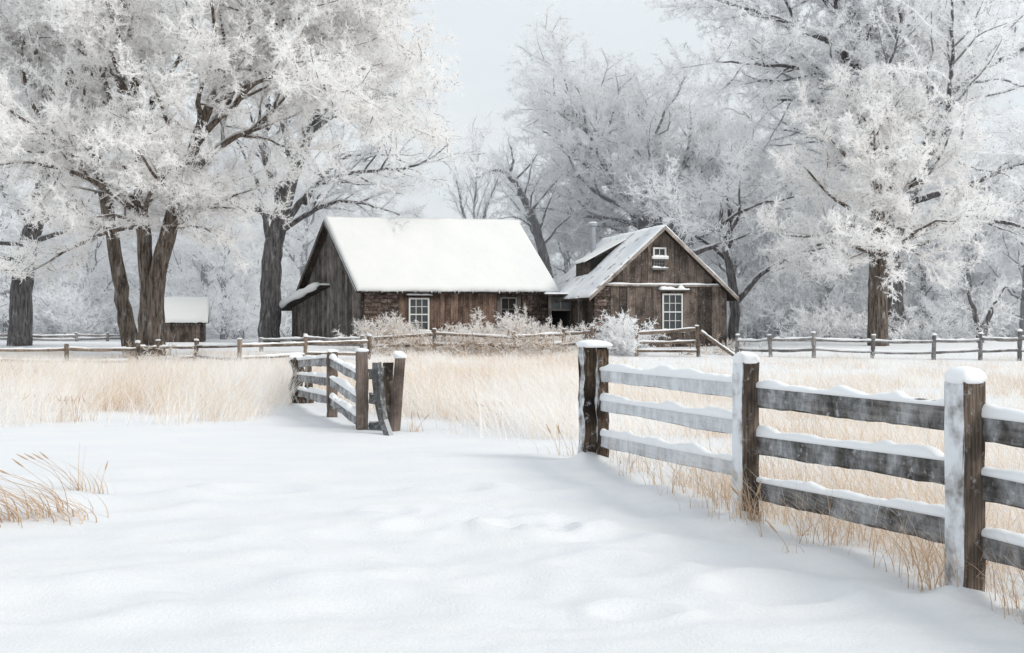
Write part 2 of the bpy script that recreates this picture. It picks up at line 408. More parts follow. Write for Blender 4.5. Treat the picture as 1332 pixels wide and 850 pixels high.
# ------------------------------------------------------------------ near board fence
fr = np.random.default_rng(21)
ft = thing('board_fence', 'three-rail weathered board fence with snow on its square posts and rails, in the near snow', 'fence', (FENCE[3][0], FENCE[3][1], float(gz(*FENCE[3]))))
fd = np.array([.33, -.944, 0]); fl = np.array([-.944, -.33, 0])      # along, and towards the open snow
posts = [(FENCE[1], 1.26, .145, 'post_old'), (FENCE[2], 1.22, .074, 'post'), (FENCE[3], 1.20, .077, 'post'), (FENCE[4], 1.2, .08, 'post')]
for (p, h, hw, mt) in posts:
    b0 = np.array([p[0], p[1], 0.]); mb = MB()
    if mt == 'post_old':
        for (q, r_) in [((-.55, 0), .5), ((.5, -.3), .48), ((.35, .55), .42)]:      # split trunk of a post
            cc = b0+fd*hw*q[1]*.9+fl*hw*-q[0]*.9
            post_box(mb, cc-[0, 0, .3], cc+[0, 0, h-.05*abs(q[1])], fd*hw*r_, fl*hw*r_, .45+.2*q[0], 14, .008, fr)
    else:
        post_box(mb, b0-[0, 0, .3], b0+[0, 0, h], fd*hw, fl*hw, .5, 12, .002, fr)
    po = part('post', mb, M[mt], ft)
    mb = MB(); snow_cap(mb, b0+[0, 0, h], fd*hw, fl*hw, .075 if mt == 'post' else .06, fr, 1.12); part('snow_cap', mb, M['cap_snow'], po, smooth=True)
railz = [[(.955, 1.0), (.97, .985), (.945, .93)], [(.64, .71), (.60, .675), (.625, .6)], [(.27, .385), (.255, .345), (.285, .28)]]
for r_ in range(3):
    for s_ in range(3):
        pa, pb = posts[s_], posts[s_+1]
        off = -fl*(.05+.035)
        a = np.array([*pa[0], railz[r_][s_][0]])+off*(1 if s_ else .6); b = np.array([*pb[0], railz[r_][s_][1]])+off
        e = (b-a)/np.linalg.norm(b-a); a = a+e*.04; b = b-e*.012 + fl*0
        mb = MB(); board(mb, a, b, (.15 if s_ else .128)+fr.random()*.02, .055, fl, .3+.4*fr.random(), 20, .003, fr)
        ra = part('rail', mb, M['rail_snowy' if s_ == 0 else 'rail'], ft, smooth=False)
        mb = MB(); up = np.array([0, 0, .07 if s_ else .062]); k = np.linspace(0, 1, 7)[:, None]
        snow_ridge(mb, a*(1-k)+b*k+up, .042, .05 if s_ else .06, fl, fr); part('snow', mb, M['cap_snow'], ra, smooth=True)

# ------------------------------------------------------------------ broken gate fence on the open snow
gp = [(390, 20.0, 467, .1), (432, 16.7, 458, .066), (471, 15.0, 457, .07), (516, 14.7, 465, .07)]
gt = thing('broken_fence', 'short broken run of snowy rail fence with a fallen leaning board', 'fence', gpt(471, 15.0))
gpos = []
for k, (px, d, py, wd) in enumerate(gp):
    b0 = gpt(px, d); tp = at(px+(3 if k == 3 else 0), py, d); gpos.append((b0, tp)); mb = MB()
    if k == 3: b0 = b0+np.array([-.05, 0, 0]); tp = tp+np.array([.02, 0, 0])
    ax = np.array([wd, .02, 0])*1.0; ay = np.array([-.02, wd, 0])*.9
    if k == 0:
        P = np.linspace(b0-[.0, 0, .2], tp+[-.08, 0, 0], 9); P[:, 0] += .05*np.sin(np.arange(9)*1.3)
        mb.tube(P, np.linspace(.15, .1, 9), 12, .3, lump=.16, seed=4)
        P = np.linspace(b0+[.18, 0, -.2], tp+[.16, 0, .04], 7); mb.tube(P, np.linspace(.09, .05, 7), 8, .8, lump=.15, seed=9)
        po = part('post', mb, M['post_old'], gt, 'splintered dark stump of a post')
        mb = MB(); snow_cap(mb, tp+[-.06, 0, 0], np.array([.11, 0, 0]), np.array([0, .1, 0]), .08, fr); part('snow_cap', mb, M['cap_snow'], po, smooth=True)
    else:
        if k == 3: mb.tube(np.linspace(b0-[0, 0, .2], tp, 9), np.linspace(.082, .072, 9), 12, .7, lump=.03)
        else: post_box(mb, b0-[0, 0, .2], tp, ax*1.08, ay*1.08, .55, 10, .006, fr)
        po = part('post', mb, M['gate_post'], gt)
        mb = MB(); snow_cap(mb, tp, ax*1.1, ay*1.1, .04 if k < 3 else .08, fr); part('snow_cap', mb, M['cap_snow'], po, smooth=True)
sid = np.array([.95, .3, 0])
for k in range(2):
    (a0, at_), (b0, bt) = gpos[k], gpos[k+1]
    for q, (fa, fb) in enumerate([((.90, .86), (.86, .66))[k], ((.58, .55), (.56, .36))[k], ((.24, .27), (.26, .1))[k]]):
        a = a0+(at_-a0)*fa; b = b0+(bt-b0)*fb
        e = (b-a)/np.linalg.norm(b-a); s2 = np.array([-e[1], e[0], 0]); a = a+e*.08-s2*.02; b = b-e*.03-s2*.02
        mb = MB(); board(mb, a, b, .14, .06, s2, .4+.3*fr.random(), 12, .006, fr); ra = part('rail', mb, M['gate_rail'], gt)
        mb = MB(); kk = np.linspace(0, 1, 5)[:, None]; snow_ridge(mb, a*(1-kk)+b*kk+[0, 0, .065], .048, .06, s2, fr); part('snow', mb, M['cap_snow'], ra, smooth=True)
for q, (y0, y1) in enumerate([(486, 485), (518, 520), (556, 554)]):
    a = at(480, y0, 14.98); b = at(500, y1, 14.8); mb = MB(); board(mb, a, b, .14, .07, np.array([0, 1., 0]), .4, 4, .006, fr); part('rail', mb, M['gate_rail'], gt)
mb = MB()
P = [at(490, 472, 14.5), at(491, 495, 14.48), at(494, 522, 14.45), at(498, 546, 14.38), at(506, 569, 14.2)]
rings = [[p_+np.array([-w_, .0, 0]), p_+np.array([w_*.3, -.05, 0]), p_+np.array([w_, .02, .01]), p_+np.array([w_*.9, .07, 0]), p_+np.array([-w_*.9, .06, 0])] for p_, w_ in zip(P, [.06, .075, .075, .065, .06])]
mb.loft(None, rings, .5); lb = part('leaning_board', mb, M['leaning'], gt, 'warped frosted board leaning down into the snow')
mb = MB(); post_box(mb, gpt(502, 15.1)-[0, 0, .1], at(505, 472, 15.1), np.array([.07, 0, 0]), np.array([0, .07, 0]), .3, 6, .006, fr); part('post', mb, M['post'], gt, 'dark thin post behind the leaning board')

# ------------------------------------------------------------------ split-rail fences
def split_fence(name, label, pts, rails, mat, prad=.066, post_h=None, ext=(0, 0)):
    """pts: (px, depth, top pixel); rails: heights above ground as fractions of the post"""
    loc = gpt(pts[len(pts)//2][0], pts[len(pts)//2][1]); t = thing(name, label, 'fence', loc)
    B = []
    for (px, d, py) in pts:
        b = gpt(px, d); tp = at(px, py, d); tp[0] += fr.normal()*.03; B.append((b, tp)); mb = MB()
        n = 7; P = np.linspace(b-[0, 0, .15], tp, n); mb.tube(P, prad*(1+.1*fr.normal(size=n)), 9, .3+.5*fr.random(), lump=.06, seed=int(px))
        po = part('post', mb, M[mat], t)
        mb = MB(); snow_cap(mb, tp, np.array([prad, 0, 0]), np.array([0, prad, 0]), .025+.05*fr.random()**2, fr, 1.05); part('snow_cap', mb, M['cap_snow'], po, smooth=True)
    for (b0, t0), (b1, t1) in zip(B[:-1], B[1:]):
        for f_ in rails:
            h0, h1 = (t0-b0)[2]*f_, (t1-b1)[2]*f_
            a = b0+[0, .0, h0+fr.normal()*.025]; b = b1+[0, .0, h1+fr.normal()*.025]
            e = (b-a)/np.linalg.norm(b-a); a = a+e*prad*.3; b = b-e*prad*.3
            n = 9; k = np.linspace(0, 1, n)[:, None]; P = a*(1-k)+b*k
            P[:, 2] += .014*fbm(k[:, 0]*2+fr.random()*20, k[:, 0]*0, 3, 2)-.012*np.sin(k[:, 0]*pi)
            mb = MB(); mb.tube(P, .05*(1+.09*fr.normal(size=n)), 8, .2+.7*fr.random(), lump=.1, seed=int(fr.random()*1000)); ra = part('rail', mb, M[mat], t)
            mb = MB(); s2 = np.array([-e[1], e[0], 0]); snow_ridge(mb, P+[0, 0, .036], .036, .04, s2, fr, seg=3); part('snow', mb, M['cap_snow'], ra, smooth=True)
    return t
split_fence('split_rail_fence', 'long brown split-rail fence behind the tan field, passing the big double-trunk tree',
            [(-95, 31, 446), (-5, 31.5, 446), (87, 32, 447), (181, 32.3, 446), (205, 32.8, 443), (255, 33.4, 443), (311, 32.2, 441), (397, 33.5, 438), (480, 34.5, 437)], [.72, .25], 'split')
split_fence('split_rail_fence', 'rail fence half buried in frosted brush under the white-framed window of the brown cabin',
            [(481, 36.5, 436), (565, 36.5, 428), (668, 36.2, 432), (734, 37.2, 428), (770, 36.8, 424)], [.8, .38], 'split')
split_fence('split_rail_fence', 'three-rail fence below the lower window of the gabled cabin, beside the round frosted bush',
            [(828, 35.6, 428), (909, 35.4, 424)], [.86, .5, .2], 'split')
split_fence('split_rail_fence', 'grey two-rail fence running from the gabled cabin past the straight dark trunk',
            [(958, 36.0, 436), (1003, 35.4, 436), (1059, 35.0, 433), (1134, 34.8, 436), (1214, 34.4, 436), (1275, 34.2, 434), (1326, 34, 431), (1420, 33.5, 431)], [.75, .32], 'split_grey')
split_fence('split_rail_fence', 'low snowed-over rail fence in the distance between the leaning trunk and the far dark trunk',
            [(-30, 47, 432), (40, 47, 433), (100, 47.5, 433), (140, 48, 433), (230, 48.5, 432)], [.7, .3], 'split_grey')
split_fence('split_rail_fence', 'short doubled fence of bleached rails in front of the brown cabin grey gable end',
            [(340, 37.5, 440), (397, 37.2, 436), (470, 37, 437)], [.85, .45], 'split_grey')
# fallen diagonal rail beside the gabled cabin
ft2 = thing('fallen_rail', 'loose snowy rail slanting down to the ground beside the gabled cabin fence', 'rail', gpt(950, 35.2))
mb = MB(); mb.tube(np.linspace(at(911, 432, 35.3), gpt(958, 35.1, .03), 8), .055, 8, .5, lump=.1); rl = part('rail', mb, M['split'], ft2)
mb = MB(); snow_ridge(mb, np.linspace(at(912, 432, 35.3), gpt(957, 35.1, .03), 8)+[0, 0, .045], .045, .05, np.array([0, 1., 0]), fr, seg=3); part('snow', mb, M['cap_snow'], rl, smooth=True)

# ------------------------------------------------------------------ cabins
class Plan:
    def __init__(s, A, a1, a2): s.A=np.array([A[0], A[1], 0.]); s.e1=np.array([cos(a1), sin(a1), 0]); s.e2=np.array([-sin(a2), cos(a2), 0])
    def __call__(s, u, v, z): return s.A+s.e1*u+s.e2*v+np.array([0, 0, z])
hr = np.random.default_rng(5)
def planks(mb, P0, e, nrm, L, z0, ztop, wmin, wmax, th=.03, holes=()):
    """vertical boards on a wall: start P0, direction e, outward normal; ztop(u) roofline; holes (u0,u1,z0,z1)"""
    u = 0.
    cuts = sorted({k for h in holes for k in h[:2]})
    while u < L-1e-3:
        w_ = min(hr.uniform(wmin, wmax), L-u)
        for c in cuts:
            if u+1e-3 < c < u+w_: w_ = c-u
        if L-u-w_ < .06: w_ = L-u
        a_ = hr.random(); t_ = th*(.7+.6*hr.random()); gap = .006
        spans = [(z0, None)]
        for h in holes:
            if u >= h[0]-1e-3 and u+w_ <= h[1]+1e-3:
                new = []
                for (s0, s1) in spans:
                    if h[2] > s0: new.append((s0, h[2]))
                    new.append((h[3], s1))
                spans = new
        for (s0, s1) in spans:
            ta, tb = (ztop(u+gap), ztop(u+w_-gap)) if s1 is None else (s1, s1)
            if min(ta, tb) <= s0+.02: continue
            A0 = P0+e*(u+gap); A1 = P0+e*(u+w_-gap)
            j0 = hr.normal()*.01 if s0 == z0 else 0
            mb.hexa([A0+[0, 0, s0+j0], A1+[0, 0, s0+j0], A1+nrm*t_+[0, 0, s0+j0], A0+nrm*t_+[0, 0, s0+j0],
                     A0+[0, 0, ta], A1+[0, 0, tb], A1+nrm*t_+[0, 0, tb], A0+nrm*t_+[0, 0, ta]], a_)
        u += w_
def quad(mb, *v, a=0.): mb.add(v, [tuple(range(4))] if len(v) == 4 else None, [(0, 1, 2)] if len(v) == 3 else None, a)
def masonry(mb, P0, e, nrm, L, z0, z1, th=.05, ch=.12):
    z = z0; k = 0
    while z < z1-.03:
        h = min(ch*hr.uniform(.75, 1.25), z1-z); u = -hr.random()*.2
        while u < L-.01:
            w_ = hr.uniform(.18, .45); a0 = max(u, 0); a1 = min(u+w_, L)
            if a1-a0 > .03:
                t_ = th*hr.uniform(.6, 1.2)
                mb.box(P0+e*(a0+.006)+[0, 0, z+.006], e*(a1-a0-.012), nrm*t_, np.array([0, 0, h-.012]), hr.random())
            u += w_
        z += h
def window(parent, P0, e, nrm, w_, z0, z1, cols, rows, label=None, fw=.06, mat='white_paint', mid=True, sill=True, pane='glass'):
    """sash window: frame part with pane sub-part"""
    mb = MB(); up = np.array([0, 0, 1.]); H = z1-z0
    O = P0+nrm*.02+up*z0
    def bar(u0, v0, du, dv, t_=.05): mb.box(O+e*u0+up*v0, e*du, nrm*t_, up*dv, .5)
    bar(0, 0, fw, H); bar(w_-fw, 0, fw, H); bar(fw, H-fw, w_-2*fw, fw); bar(fw, 0, w_-2*fw, fw)
    if mid: bar(fw, H/2-fw*.4, w_-2*fw, fw*.8, .045)
    for r0, r1 in ([(fw, H/2-fw*.4), (H/2+fw*.4, H-fw)] if mid else [(fw, H-fw)]):
        for k in range(1, cols): bar(fw+(w_-2*fw)*k/cols-.011, r0, .022, r1-r0, .03)
        for k in range(1, rows): bar(fw, r0+(r1-r0)*k/rows-.011, w_-2*fw, .022, .028)
    wn = part('window', mb, M[mat], parent, label)
    mb = MB(); mb.box(P0+e*fw*.5+up*(z0+fw*.5)+nrm*.012, e*(w_-fw), nrm*.012, up*(H-fw)); part('pane', mb, M[pane], wn)
    if sill:
        mb = MB(); mb.box(O-e*.06-up*.075, e*(w_+.12), nrm*.12, up*.07, .5); part('sill', mb, M[mat], wn)
        mb = MB(); snow_ridge(mb, [O-e*.07+nrm*.065, O+e*(w_/2)+nrm*.065, O+e*(w_+.07)+nrm*.065], .055, .06, nrm, hr, seg=5); part('sill_snow', mb, M['cap_snow'], wn, smooth=True)
    return wn
def slab(mb, a, b, c, d, t, n=(30, 12), rough=0., edge=.0, seed=0, a_=0.):
    """thick, rounded sheet (snow blanket) over a roof plane a-b (eave), d-c (ridge)"""
    a, b, c, d = (np.asarray(k, float) for k in (a, b, c, d)); nu, nv = n
    U, V = np.meshgrid(np.linspace(0, 1, nu+1), np.linspace(0, 1, nv+1))
    base = (a*(1-U[..., None])+b*U[..., None])*(1-V[..., None])+(d*(1-U[..., None])+c*U[..., None])*V[..., None]
    nrm = np.cross(b-a, d-a); nrm /= np.linalg.norm(nrm)
    Lu, Lv = np.linalg.norm(b-a), np.linalg.norm(d-a)
    eu = np.minimum(U, 1-U)*Lu; ev = V*Lv
    rnd = np.sqrt(np.clip(1-(1-np.clip(eu/(t*1.2), 0, 1))**2, 0, 1))*np.sqrt(np.clip(1-(1-np.clip(ev/(t*1.2), 0, 1))**2, 0, 1))
    th = t*(.35+.65*rnd)*(1+rough*fbm(U*Lu*.8+seed, V*Lv*.8, 4, 3))
    top = base+nrm*th[..., None]
    if edge:
        jit = edge*fbm(U[0]*Lu*6+seed, U[0]*0+seed, 6, 3); dn = (a-d)/Lv
        top[0] += dn*jit[:, None]*.6; base[0] += dn*jit[:, None]
    m = nu+1; k = (nv+1)*m
    i = np.arange(nv)[:, None]*m; j = np.arange(nu)[None]
    q = np.stack([i+j, i+j+1, i+m+j+1, i+m+j], -1).reshape(-1, 4)
    qs = [q+0, q[:, ::-1]+k]
    jj = np.arange(nu); qs.append(np.stack([jj+k, jj+1+k, jj+1, jj], 1)); r0 = nv*m; qs.append(np.stack([r0+jj, r0+jj+1, r0+jj+1+k, r0+jj+k], 1))
    ii = np.arange(nv)*m; qs.append(np.stack([ii, ii+m, ii+m+k, ii+k], 1)); ii = ii+nu; qs.append(np.stack([ii+k, ii+m+k, ii+m, ii], 1))
    mb.add(np.vstack([top.reshape(-1, 3), base.reshape(-1, 3)]), np.vstack(qs), None, a_)

# ---- brown cabin with the big snow roof
A1 = (-5.74, 41.0); H1 = Plan(A1, R(20), R(35)); L1 = 7.76; D1 = 5.0; zg = .3
cab = thing('brown_cabin', 'long brown plank cabin under a thick white snow roof, with a lean-to', 'cabin', (A1[0], A1[1], .5))
nF = np.array([H1.e1[1], -H1.e1[0], 0]); nG = np.array([-H1.e2[1], H1.e2[0], 0])     # outward normals: front, gable end
zr0, zr1 = 5.56, 5.68; RID = 2.5
def zroof(v): return 2.98+(zr0-2.98)*v/RID if v <= RID else zr0-(zr0-2.98)*(v-RID)/RID
mb = MB()      # inner shell, near-black to paint the unlit inside
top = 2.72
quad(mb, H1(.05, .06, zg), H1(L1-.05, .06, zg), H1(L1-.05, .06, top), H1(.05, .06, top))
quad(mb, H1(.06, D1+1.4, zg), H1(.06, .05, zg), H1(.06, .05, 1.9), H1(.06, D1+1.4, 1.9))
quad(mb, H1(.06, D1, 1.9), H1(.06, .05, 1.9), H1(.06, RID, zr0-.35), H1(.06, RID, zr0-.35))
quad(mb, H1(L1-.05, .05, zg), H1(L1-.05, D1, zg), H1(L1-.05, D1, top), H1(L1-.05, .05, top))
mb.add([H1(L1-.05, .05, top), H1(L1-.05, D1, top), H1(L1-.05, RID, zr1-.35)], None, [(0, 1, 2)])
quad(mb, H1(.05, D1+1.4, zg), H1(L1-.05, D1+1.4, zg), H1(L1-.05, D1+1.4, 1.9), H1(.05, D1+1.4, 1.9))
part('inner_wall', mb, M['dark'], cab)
mb = MB()
win1 = (1.84, 2.66, 1.08, 2.36); dw = (5.58, 6.30, 1.45, 2.42)
planks(mb, H1(1.45, 0, 0), H1.e1, nF, 5.05, zg, lambda u: 2.86, .13, .27, .03, [(win1[0]-1.45, win1[1]-1.45, win1[2], win1[3]), (dw[0]-1.45, dw[1]-1.45, dw[2], dw[3])])
part('front_wall', mb, M['plank'], cab)
mb = MB(); masonry(mb, H1(0, 0, 0), H1.e1, nF, 1.44, zg, 2.84); part('stone_corner', mb, M['stone'], cab, 'rough stone panel at the corner of the front wall')
mb = MB(); masonry(mb, H1(6.52, 0, 0), H1.e1, nF, L1-6.52, zg, 2.8, .06, .16); part('stone_corner', mb, M['stone'], cab, 'stone panel beside the dark doorway')
mb = MB()
Dg = D1
planks(mb, H1(0, 0, 0), H1.e2, nG, Dg, zg, lambda u: zroof(u)-.14, .16, .3, .03, [(1.02, 1.16, 3.6, 4.05)])
part('gable_wall', mb, M['plank_grey'], cab, 'weathered grey plank gable end')
mb = MB(); planks(mb, H1(0, Dg+.002, 0), H1.e2, nG, 1.45, zg, lambda u: 2.34-.22*u, .16, .3, .03); part('lean_to_wall', mb, M['plank_grey'], cab)
mb = MB(); planks(mb, H1(L1, 0, 0), H1.e2, -nG, Dg, zg, lambda u: zroof(u)-.14, .16, .3, .03); part('gable_wall', mb, M['plank'], cab)
mb = MB(); mb.box(H1(0, 1.0, 3.58)+nG*.01, H1.e2*.18, nG*.03, np.array([0, 0, .5]), .2); part('vent', mb, M['beam'], cab)
mb = MB(); mb.box(H1(0, .98, 4.08)+nG*.03, H1.e2*.22, nG*.05, np.array([0, 0, .06]), .2); part('vent_snow', mb, M['cap_snow'], cab)
# corner boards, eave beam, panel frame
mb = MB(); mb.box(H1(-.02, -.0, zg)+nF*.055, H1.e1*.12, nF*.04, np.array([0, 0, 2.5]), .3); part('corner_board', mb, M['beam'], cab)
mb = MB(); mb.box(H1(.02, 0, 2.62)+nF*.07, H1.e1*(L1-.04), nF*.06, np.array([0, 0, .2]), .1); part('eave_beam', mb, M['beam'], cab)
for (u_, w_) in ((5.45, .12), (6.32, .12)):
    mb = MB(); mb.box(H1(u_, 0, zg)+nF*.045, H1.e1*w_, nF*.05, np.array([0, 0, 2.3]), .3); part('stud', mb, M['plank_grey'], cab)
window(cab, H1(win1[0], 0, 0)+nF*.02, H1.e1, nF, win1[1]-win1[0], win1[2], win1[3], 3, 2, 'white twelve-pane sash window')
window(cab, H1(dw[0], 0, 0)+nF*.02, H1.e1, nF, dw[1]-dw[0], dw[2], dw[3], 2, 2, 'small dark window with a grey frame', .07, 'grey_paint', False, False, 'dark')
mb = MB(); mb.box(H1(win1[0]-.12, 0, win1[3]+.04)+nF*.05, H1.e1*(win1[1]-win1[0]+.24), nF*.14, np.array([0, 0, .07]), .1); hd = part('window_hood', mb, M['beam'], cab)
mb = MB(); snow_ridge(mb, [H1(u_, 0, win1[3]+.115)+nF*.12 for u_ in (win1[0]-.1, win1[0]+.4, win1[1]+.1)], .09, .06, nF, hr, seg=5); part('hood_snow', mb, M['cap_snow'], hd, smooth=True)
# roof: boards plus snow blanket
ov = .32; se = (zr0-2.98)/RID
def rp(u, v, side=1, dz=0.):
    zr = zr0+(zr1-zr0)*np.clip(u/L1, -.1, 1.1); ze = 2.98+.05*u/L1
    return H1(u, v, (ze+(zr-ze)*v/RID if v <= RID else zr-(zr-ze)*(v-RID)/RID)+dz)
mb = MB()
for (va, vb) in ((-ov, RID), (D1+.25, RID)):
    mb.hexa([rp(-.3, va, dz=-.13), rp(L1+.13, va, dz=-.13), rp(L1+.13, vb, dz=-.13), rp(-.3, vb, dz=-.13), rp(-.3, va, dz=-.03), rp(L1+.13, va, dz=-.03), rp(L1+.13, vb, dz=-.03), rp(-.3, vb, dz=-.03)], .4)
roof = part('roof', mb, M['beam'], cab)
mb = MB()
slab(mb, rp(-.33, -ov-.05), rp(L1+.17, -ov-.05), rp(L1+.17, RID+.02), rp(-.33, RID+.02), .13, (160, 40), .14, .022, 3)
slab(mb, rp(L1+.3, D1+.3), rp(-.33, D1+.3), rp(-.33, RID-.02), rp(L1+.3, RID-.02), .16, (60, 20), .14, .05, 8)
part('roof_snow', mb, M['roof_snow'], roof, smooth=True)
mb = MB()       # barge boards on the gable end
for (va, vb) in ((-ov, RID), (D1+.25, RID)):
    q0, q1 = rp(-.335, va, dz=-.05), rp(-.335, vb, dz=-.05)
    mb.hexa([q0-[0, 0, .16], q1-[0, 0, .16], q1-H1.e1*.035-[0, 0, .16], q0-H1.e1*.035-[0, 0, .16], q0, q1, q1-H1.e1*.035, q0-H1.e1*.035], .6)
part('barge_board', mb, M['plank_grey'], roof)
mb = MB()       # icicle fringe along the eave
k = 0
for u_ in np.arange(-.25, L1+.12, .045):
    if hr.random() < .75:
        l_ = hr.uniform(.02, .06)*(1 if hr.random() < .85 else 2.); q = rp(u_, -ov-.05, dz=.02)+H1.e1*hr.normal()*.01
        mb.tube([q, q-[0, 0, l_*.6], q-[0, 0, l_]], [.016, .011, .002], 5)
part('icicle_fringe', mb, M['cap_snow'], roof)
# lean-to roof with curled snow
mb = MB()
lp = lambda u, v: H1(u, v, 2.44-.2*(v-Dg)-.02*max(0, v-Dg)**2)
vs = np.linspace(Dg-2.3, Dg+1.95, 12)
for va, vb in zip(vs[:-1], vs[1:]):
    mb.hexa([lp(-.5, va)-[0, 0, .08], lp(L1-.2, va)-[0, 0, .08], lp(L1-.2, vb)-[0, 0, .08], lp(-.5, vb)-[0, 0, .08], lp(-.5, va), lp(L1-.2, va), lp(L1-.2, vb), lp(-.5, vb)], .3)
lt = part('lean_to_roof', mb, M['beam'], cab)
mb = MB(); Q = np.array([lp(-.28, v_) for v_ in vs]); mb.tube(Q-H1.e1*.22+[0, 0, .03], np.concatenate([[.09], np.full(10, .14), [.09]])*(1+.12*hr.normal(size=12)), 12, .5, lump=.04); snow_ridge(mb, Q+H1.e1*.1+[0, 0, .01], .3, .13, H1.e1, hr, seg=4); part('roof_snow', mb, M['roof_snow'], lt, smooth=True)

# ---- gabled cabin
B2 = (3.0, 39.4); H2 = Plan(B2, R(14), R(14)); W2 = 5.26; D2 = 6.4
cb2 = thing('gabled_cabin', 'dark gabled plank cabin with broken roof dormer and tin chimney', 'cabin', (B2[0], B2[1], .48))
n2 = np.array([H2.e1[1], -H2.e1[0], 0]); m2 = -H2.e1; up = np.array([0, 0, 1.])
za = 4.98; ze2 = 2.62; s2_ = (za-ze2)/(W2/2)
zf = lambda u_: za-s2_*abs(u_-W2/2)
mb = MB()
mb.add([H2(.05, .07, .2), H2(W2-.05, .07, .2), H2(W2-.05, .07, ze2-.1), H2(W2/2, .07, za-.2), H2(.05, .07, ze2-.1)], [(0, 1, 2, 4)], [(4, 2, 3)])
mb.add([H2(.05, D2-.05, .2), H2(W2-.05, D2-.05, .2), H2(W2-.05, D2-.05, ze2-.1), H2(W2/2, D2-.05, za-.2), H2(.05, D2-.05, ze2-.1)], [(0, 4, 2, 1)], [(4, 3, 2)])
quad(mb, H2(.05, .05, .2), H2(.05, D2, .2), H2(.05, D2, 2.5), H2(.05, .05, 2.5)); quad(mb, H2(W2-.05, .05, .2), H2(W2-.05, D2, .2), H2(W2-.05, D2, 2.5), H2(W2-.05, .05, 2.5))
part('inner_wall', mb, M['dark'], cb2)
zb = 2.80
lw = (2.64, 3.46, 1.12, 2.49); uw = (2.27, 2.79, 3.44, 4.2)
mb = MB(); masonry(mb, H2(0, 0, 0), H2.e1, n2, .62, .2, 2.72, .05, .11); part('stone_corner', mb, M['stone'], cb2)
mb = MB(); planks(mb, H2(.63, 0, 0), H2.e1, n2, W2-.63, .2, lambda u_: min(zb-.06, zf(u_+.63)-.1), .2, .38, .035, [(lw[0]-.63, lw[1]-.63, lw[2], lw[3])]); part('lower_wall', mb, M['plank2'], cb2)
mb = MB(); planks(mb, H2(.2, -.012, 0), H2.e1, n2, W2-.4, zb+.03, lambda u_: zf(u_+.2)-.08, .2, .38, .035, [(uw[0]-.2, uw[1]-.2, uw[2], uw[3])]); part('gable_wall', mb, M['plank2'], cb2)
mb = MB(); mb.box(H2(.12, 0, zb-.05)+n2*.04, H2.e1*(W2-.24), n2*.07, up*.075, .7); bb = part('belt_rail', mb, M['fascia'], cb2)
mb = MB(); snow_ridge(mb, [H2(u_, 0, zb+.028)+n2*.08 for u_ in np.linspace(.15, W2-.3, 9)], .035, .045, n2, hr, seg=5); part('rail_snow', mb, M['cap_snow'], bb, smooth=True)
mb = MB(); masonry(mb, H2(.64, -.02, 0), H2.e1, n2, W2-.7, .15, .62, .06, .14); part('foundation', mb, M['stone'], cb2)
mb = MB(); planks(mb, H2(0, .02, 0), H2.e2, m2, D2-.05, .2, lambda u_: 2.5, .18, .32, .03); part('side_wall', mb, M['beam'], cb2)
mb = MB(); planks(mb, H2(W2, .02, 0), H2.e2, -m2, D2-.05, .2, lambda u_: 2.5, .18, .32, .03); part('side_wall', mb, M['plank2'], cb2)
mb = MB(); planks(mb, H2(0, D2, 0), H2.e1, -n2, W2, .2, lambda u_: zf(u_)-.1, .2, .32, .03); part('back_wall', mb, M['plank2'], cb2)
window(cb2, H2(lw[0], 0, 0)+n2*.025, H2.e1, n2, lw[1]-lw[0], lw[2], lw[3], 3, 2, 'tall white twelve-pane window on the ground floor')
mid = (uw[2]+uw[3])/2+.02
window(cb2, H2(uw[0], 0, 0)+n2*.04, H2.e1, n2, uw[1]-uw[0], mid, uw[3], 2, 1, 'small white window high in the gable', .06, 'white_paint', False, True)
window(cb2, H2(uw[0]+.02, 0, 0)+n2*.03, H2.e1, n2, uw[1]-uw[0]-.04, uw[2], mid-.09, 4, 2, 'weathered lower sash of the gable window', .04, 'grey_paint', False, True)
for (u_, w_) in ((lw[0]-.34, .3), (lw[1]+.04, .22)):
    mb = MB(); mb.box(H2(u_, 0, .65)+n2*.045, H2.e1*w_, n2*.03, up*1.95, .85); part('window_board', mb, M['plank2'], cb2)
mb = MB(); mb.box(H2(lw[0]-.14, 0, lw[3]+.09)+n2*.05, H2.e1*(lw[1]-lw[0]+.34), n2*.17, up*.05, .4); hd = part('window_hood', mb, M['plank2'], cb2)
mb = MB(); snow_ridge(mb, [H2(u_, 0, lw[3]+.145)+n2*.14 for u_ in (lw[0]-.14, lw[0]+.5, lw[1]+.2)], .11, .15, n2, hr, seg=6); part('hood_snow', mb, M['cap_snow'], hd, smooth=True)
# porch with the dark doorway between the cabins
X0, X1, Y0 = 1.42, 2.38, 42.0; ex = np.array([1., 0, 0]); ey = np.array([0, 1., 0]); mb = MB()
mb.box((X0, Y0, .3), ex*.12, ey*.12, up*2.15, .5); mb.box((X1-.1, Y0, .3), ex*.1, ey*.12, up*2.15, .4)
mb.box((X0+.12, Y0+.01, 2.2), ex*(X1-X0-.22), ey*.1, up*.22, .3); mb.box((X0+.12, Y0+.01, 1.86), ex*(X1-X0-.22), ey*.09, up*.07, .8); mb.box(((X0+X1)/2-.02, Y0+.015, 1.93), ex*.05, ey*.07, up*.27, .8)
pf = part('porch', mb, M['plank_grey'], cb2, 'dark porch doorway with two transom lights')
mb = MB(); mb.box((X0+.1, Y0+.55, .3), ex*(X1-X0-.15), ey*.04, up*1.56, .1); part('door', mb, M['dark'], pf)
mb = MB(); mb.box((X0+.12, Y0+.05, 1.93), ex*(X1-X0-.22), ey*.012, up*.27, .1); part('transom', mb, M['glass'], pf)
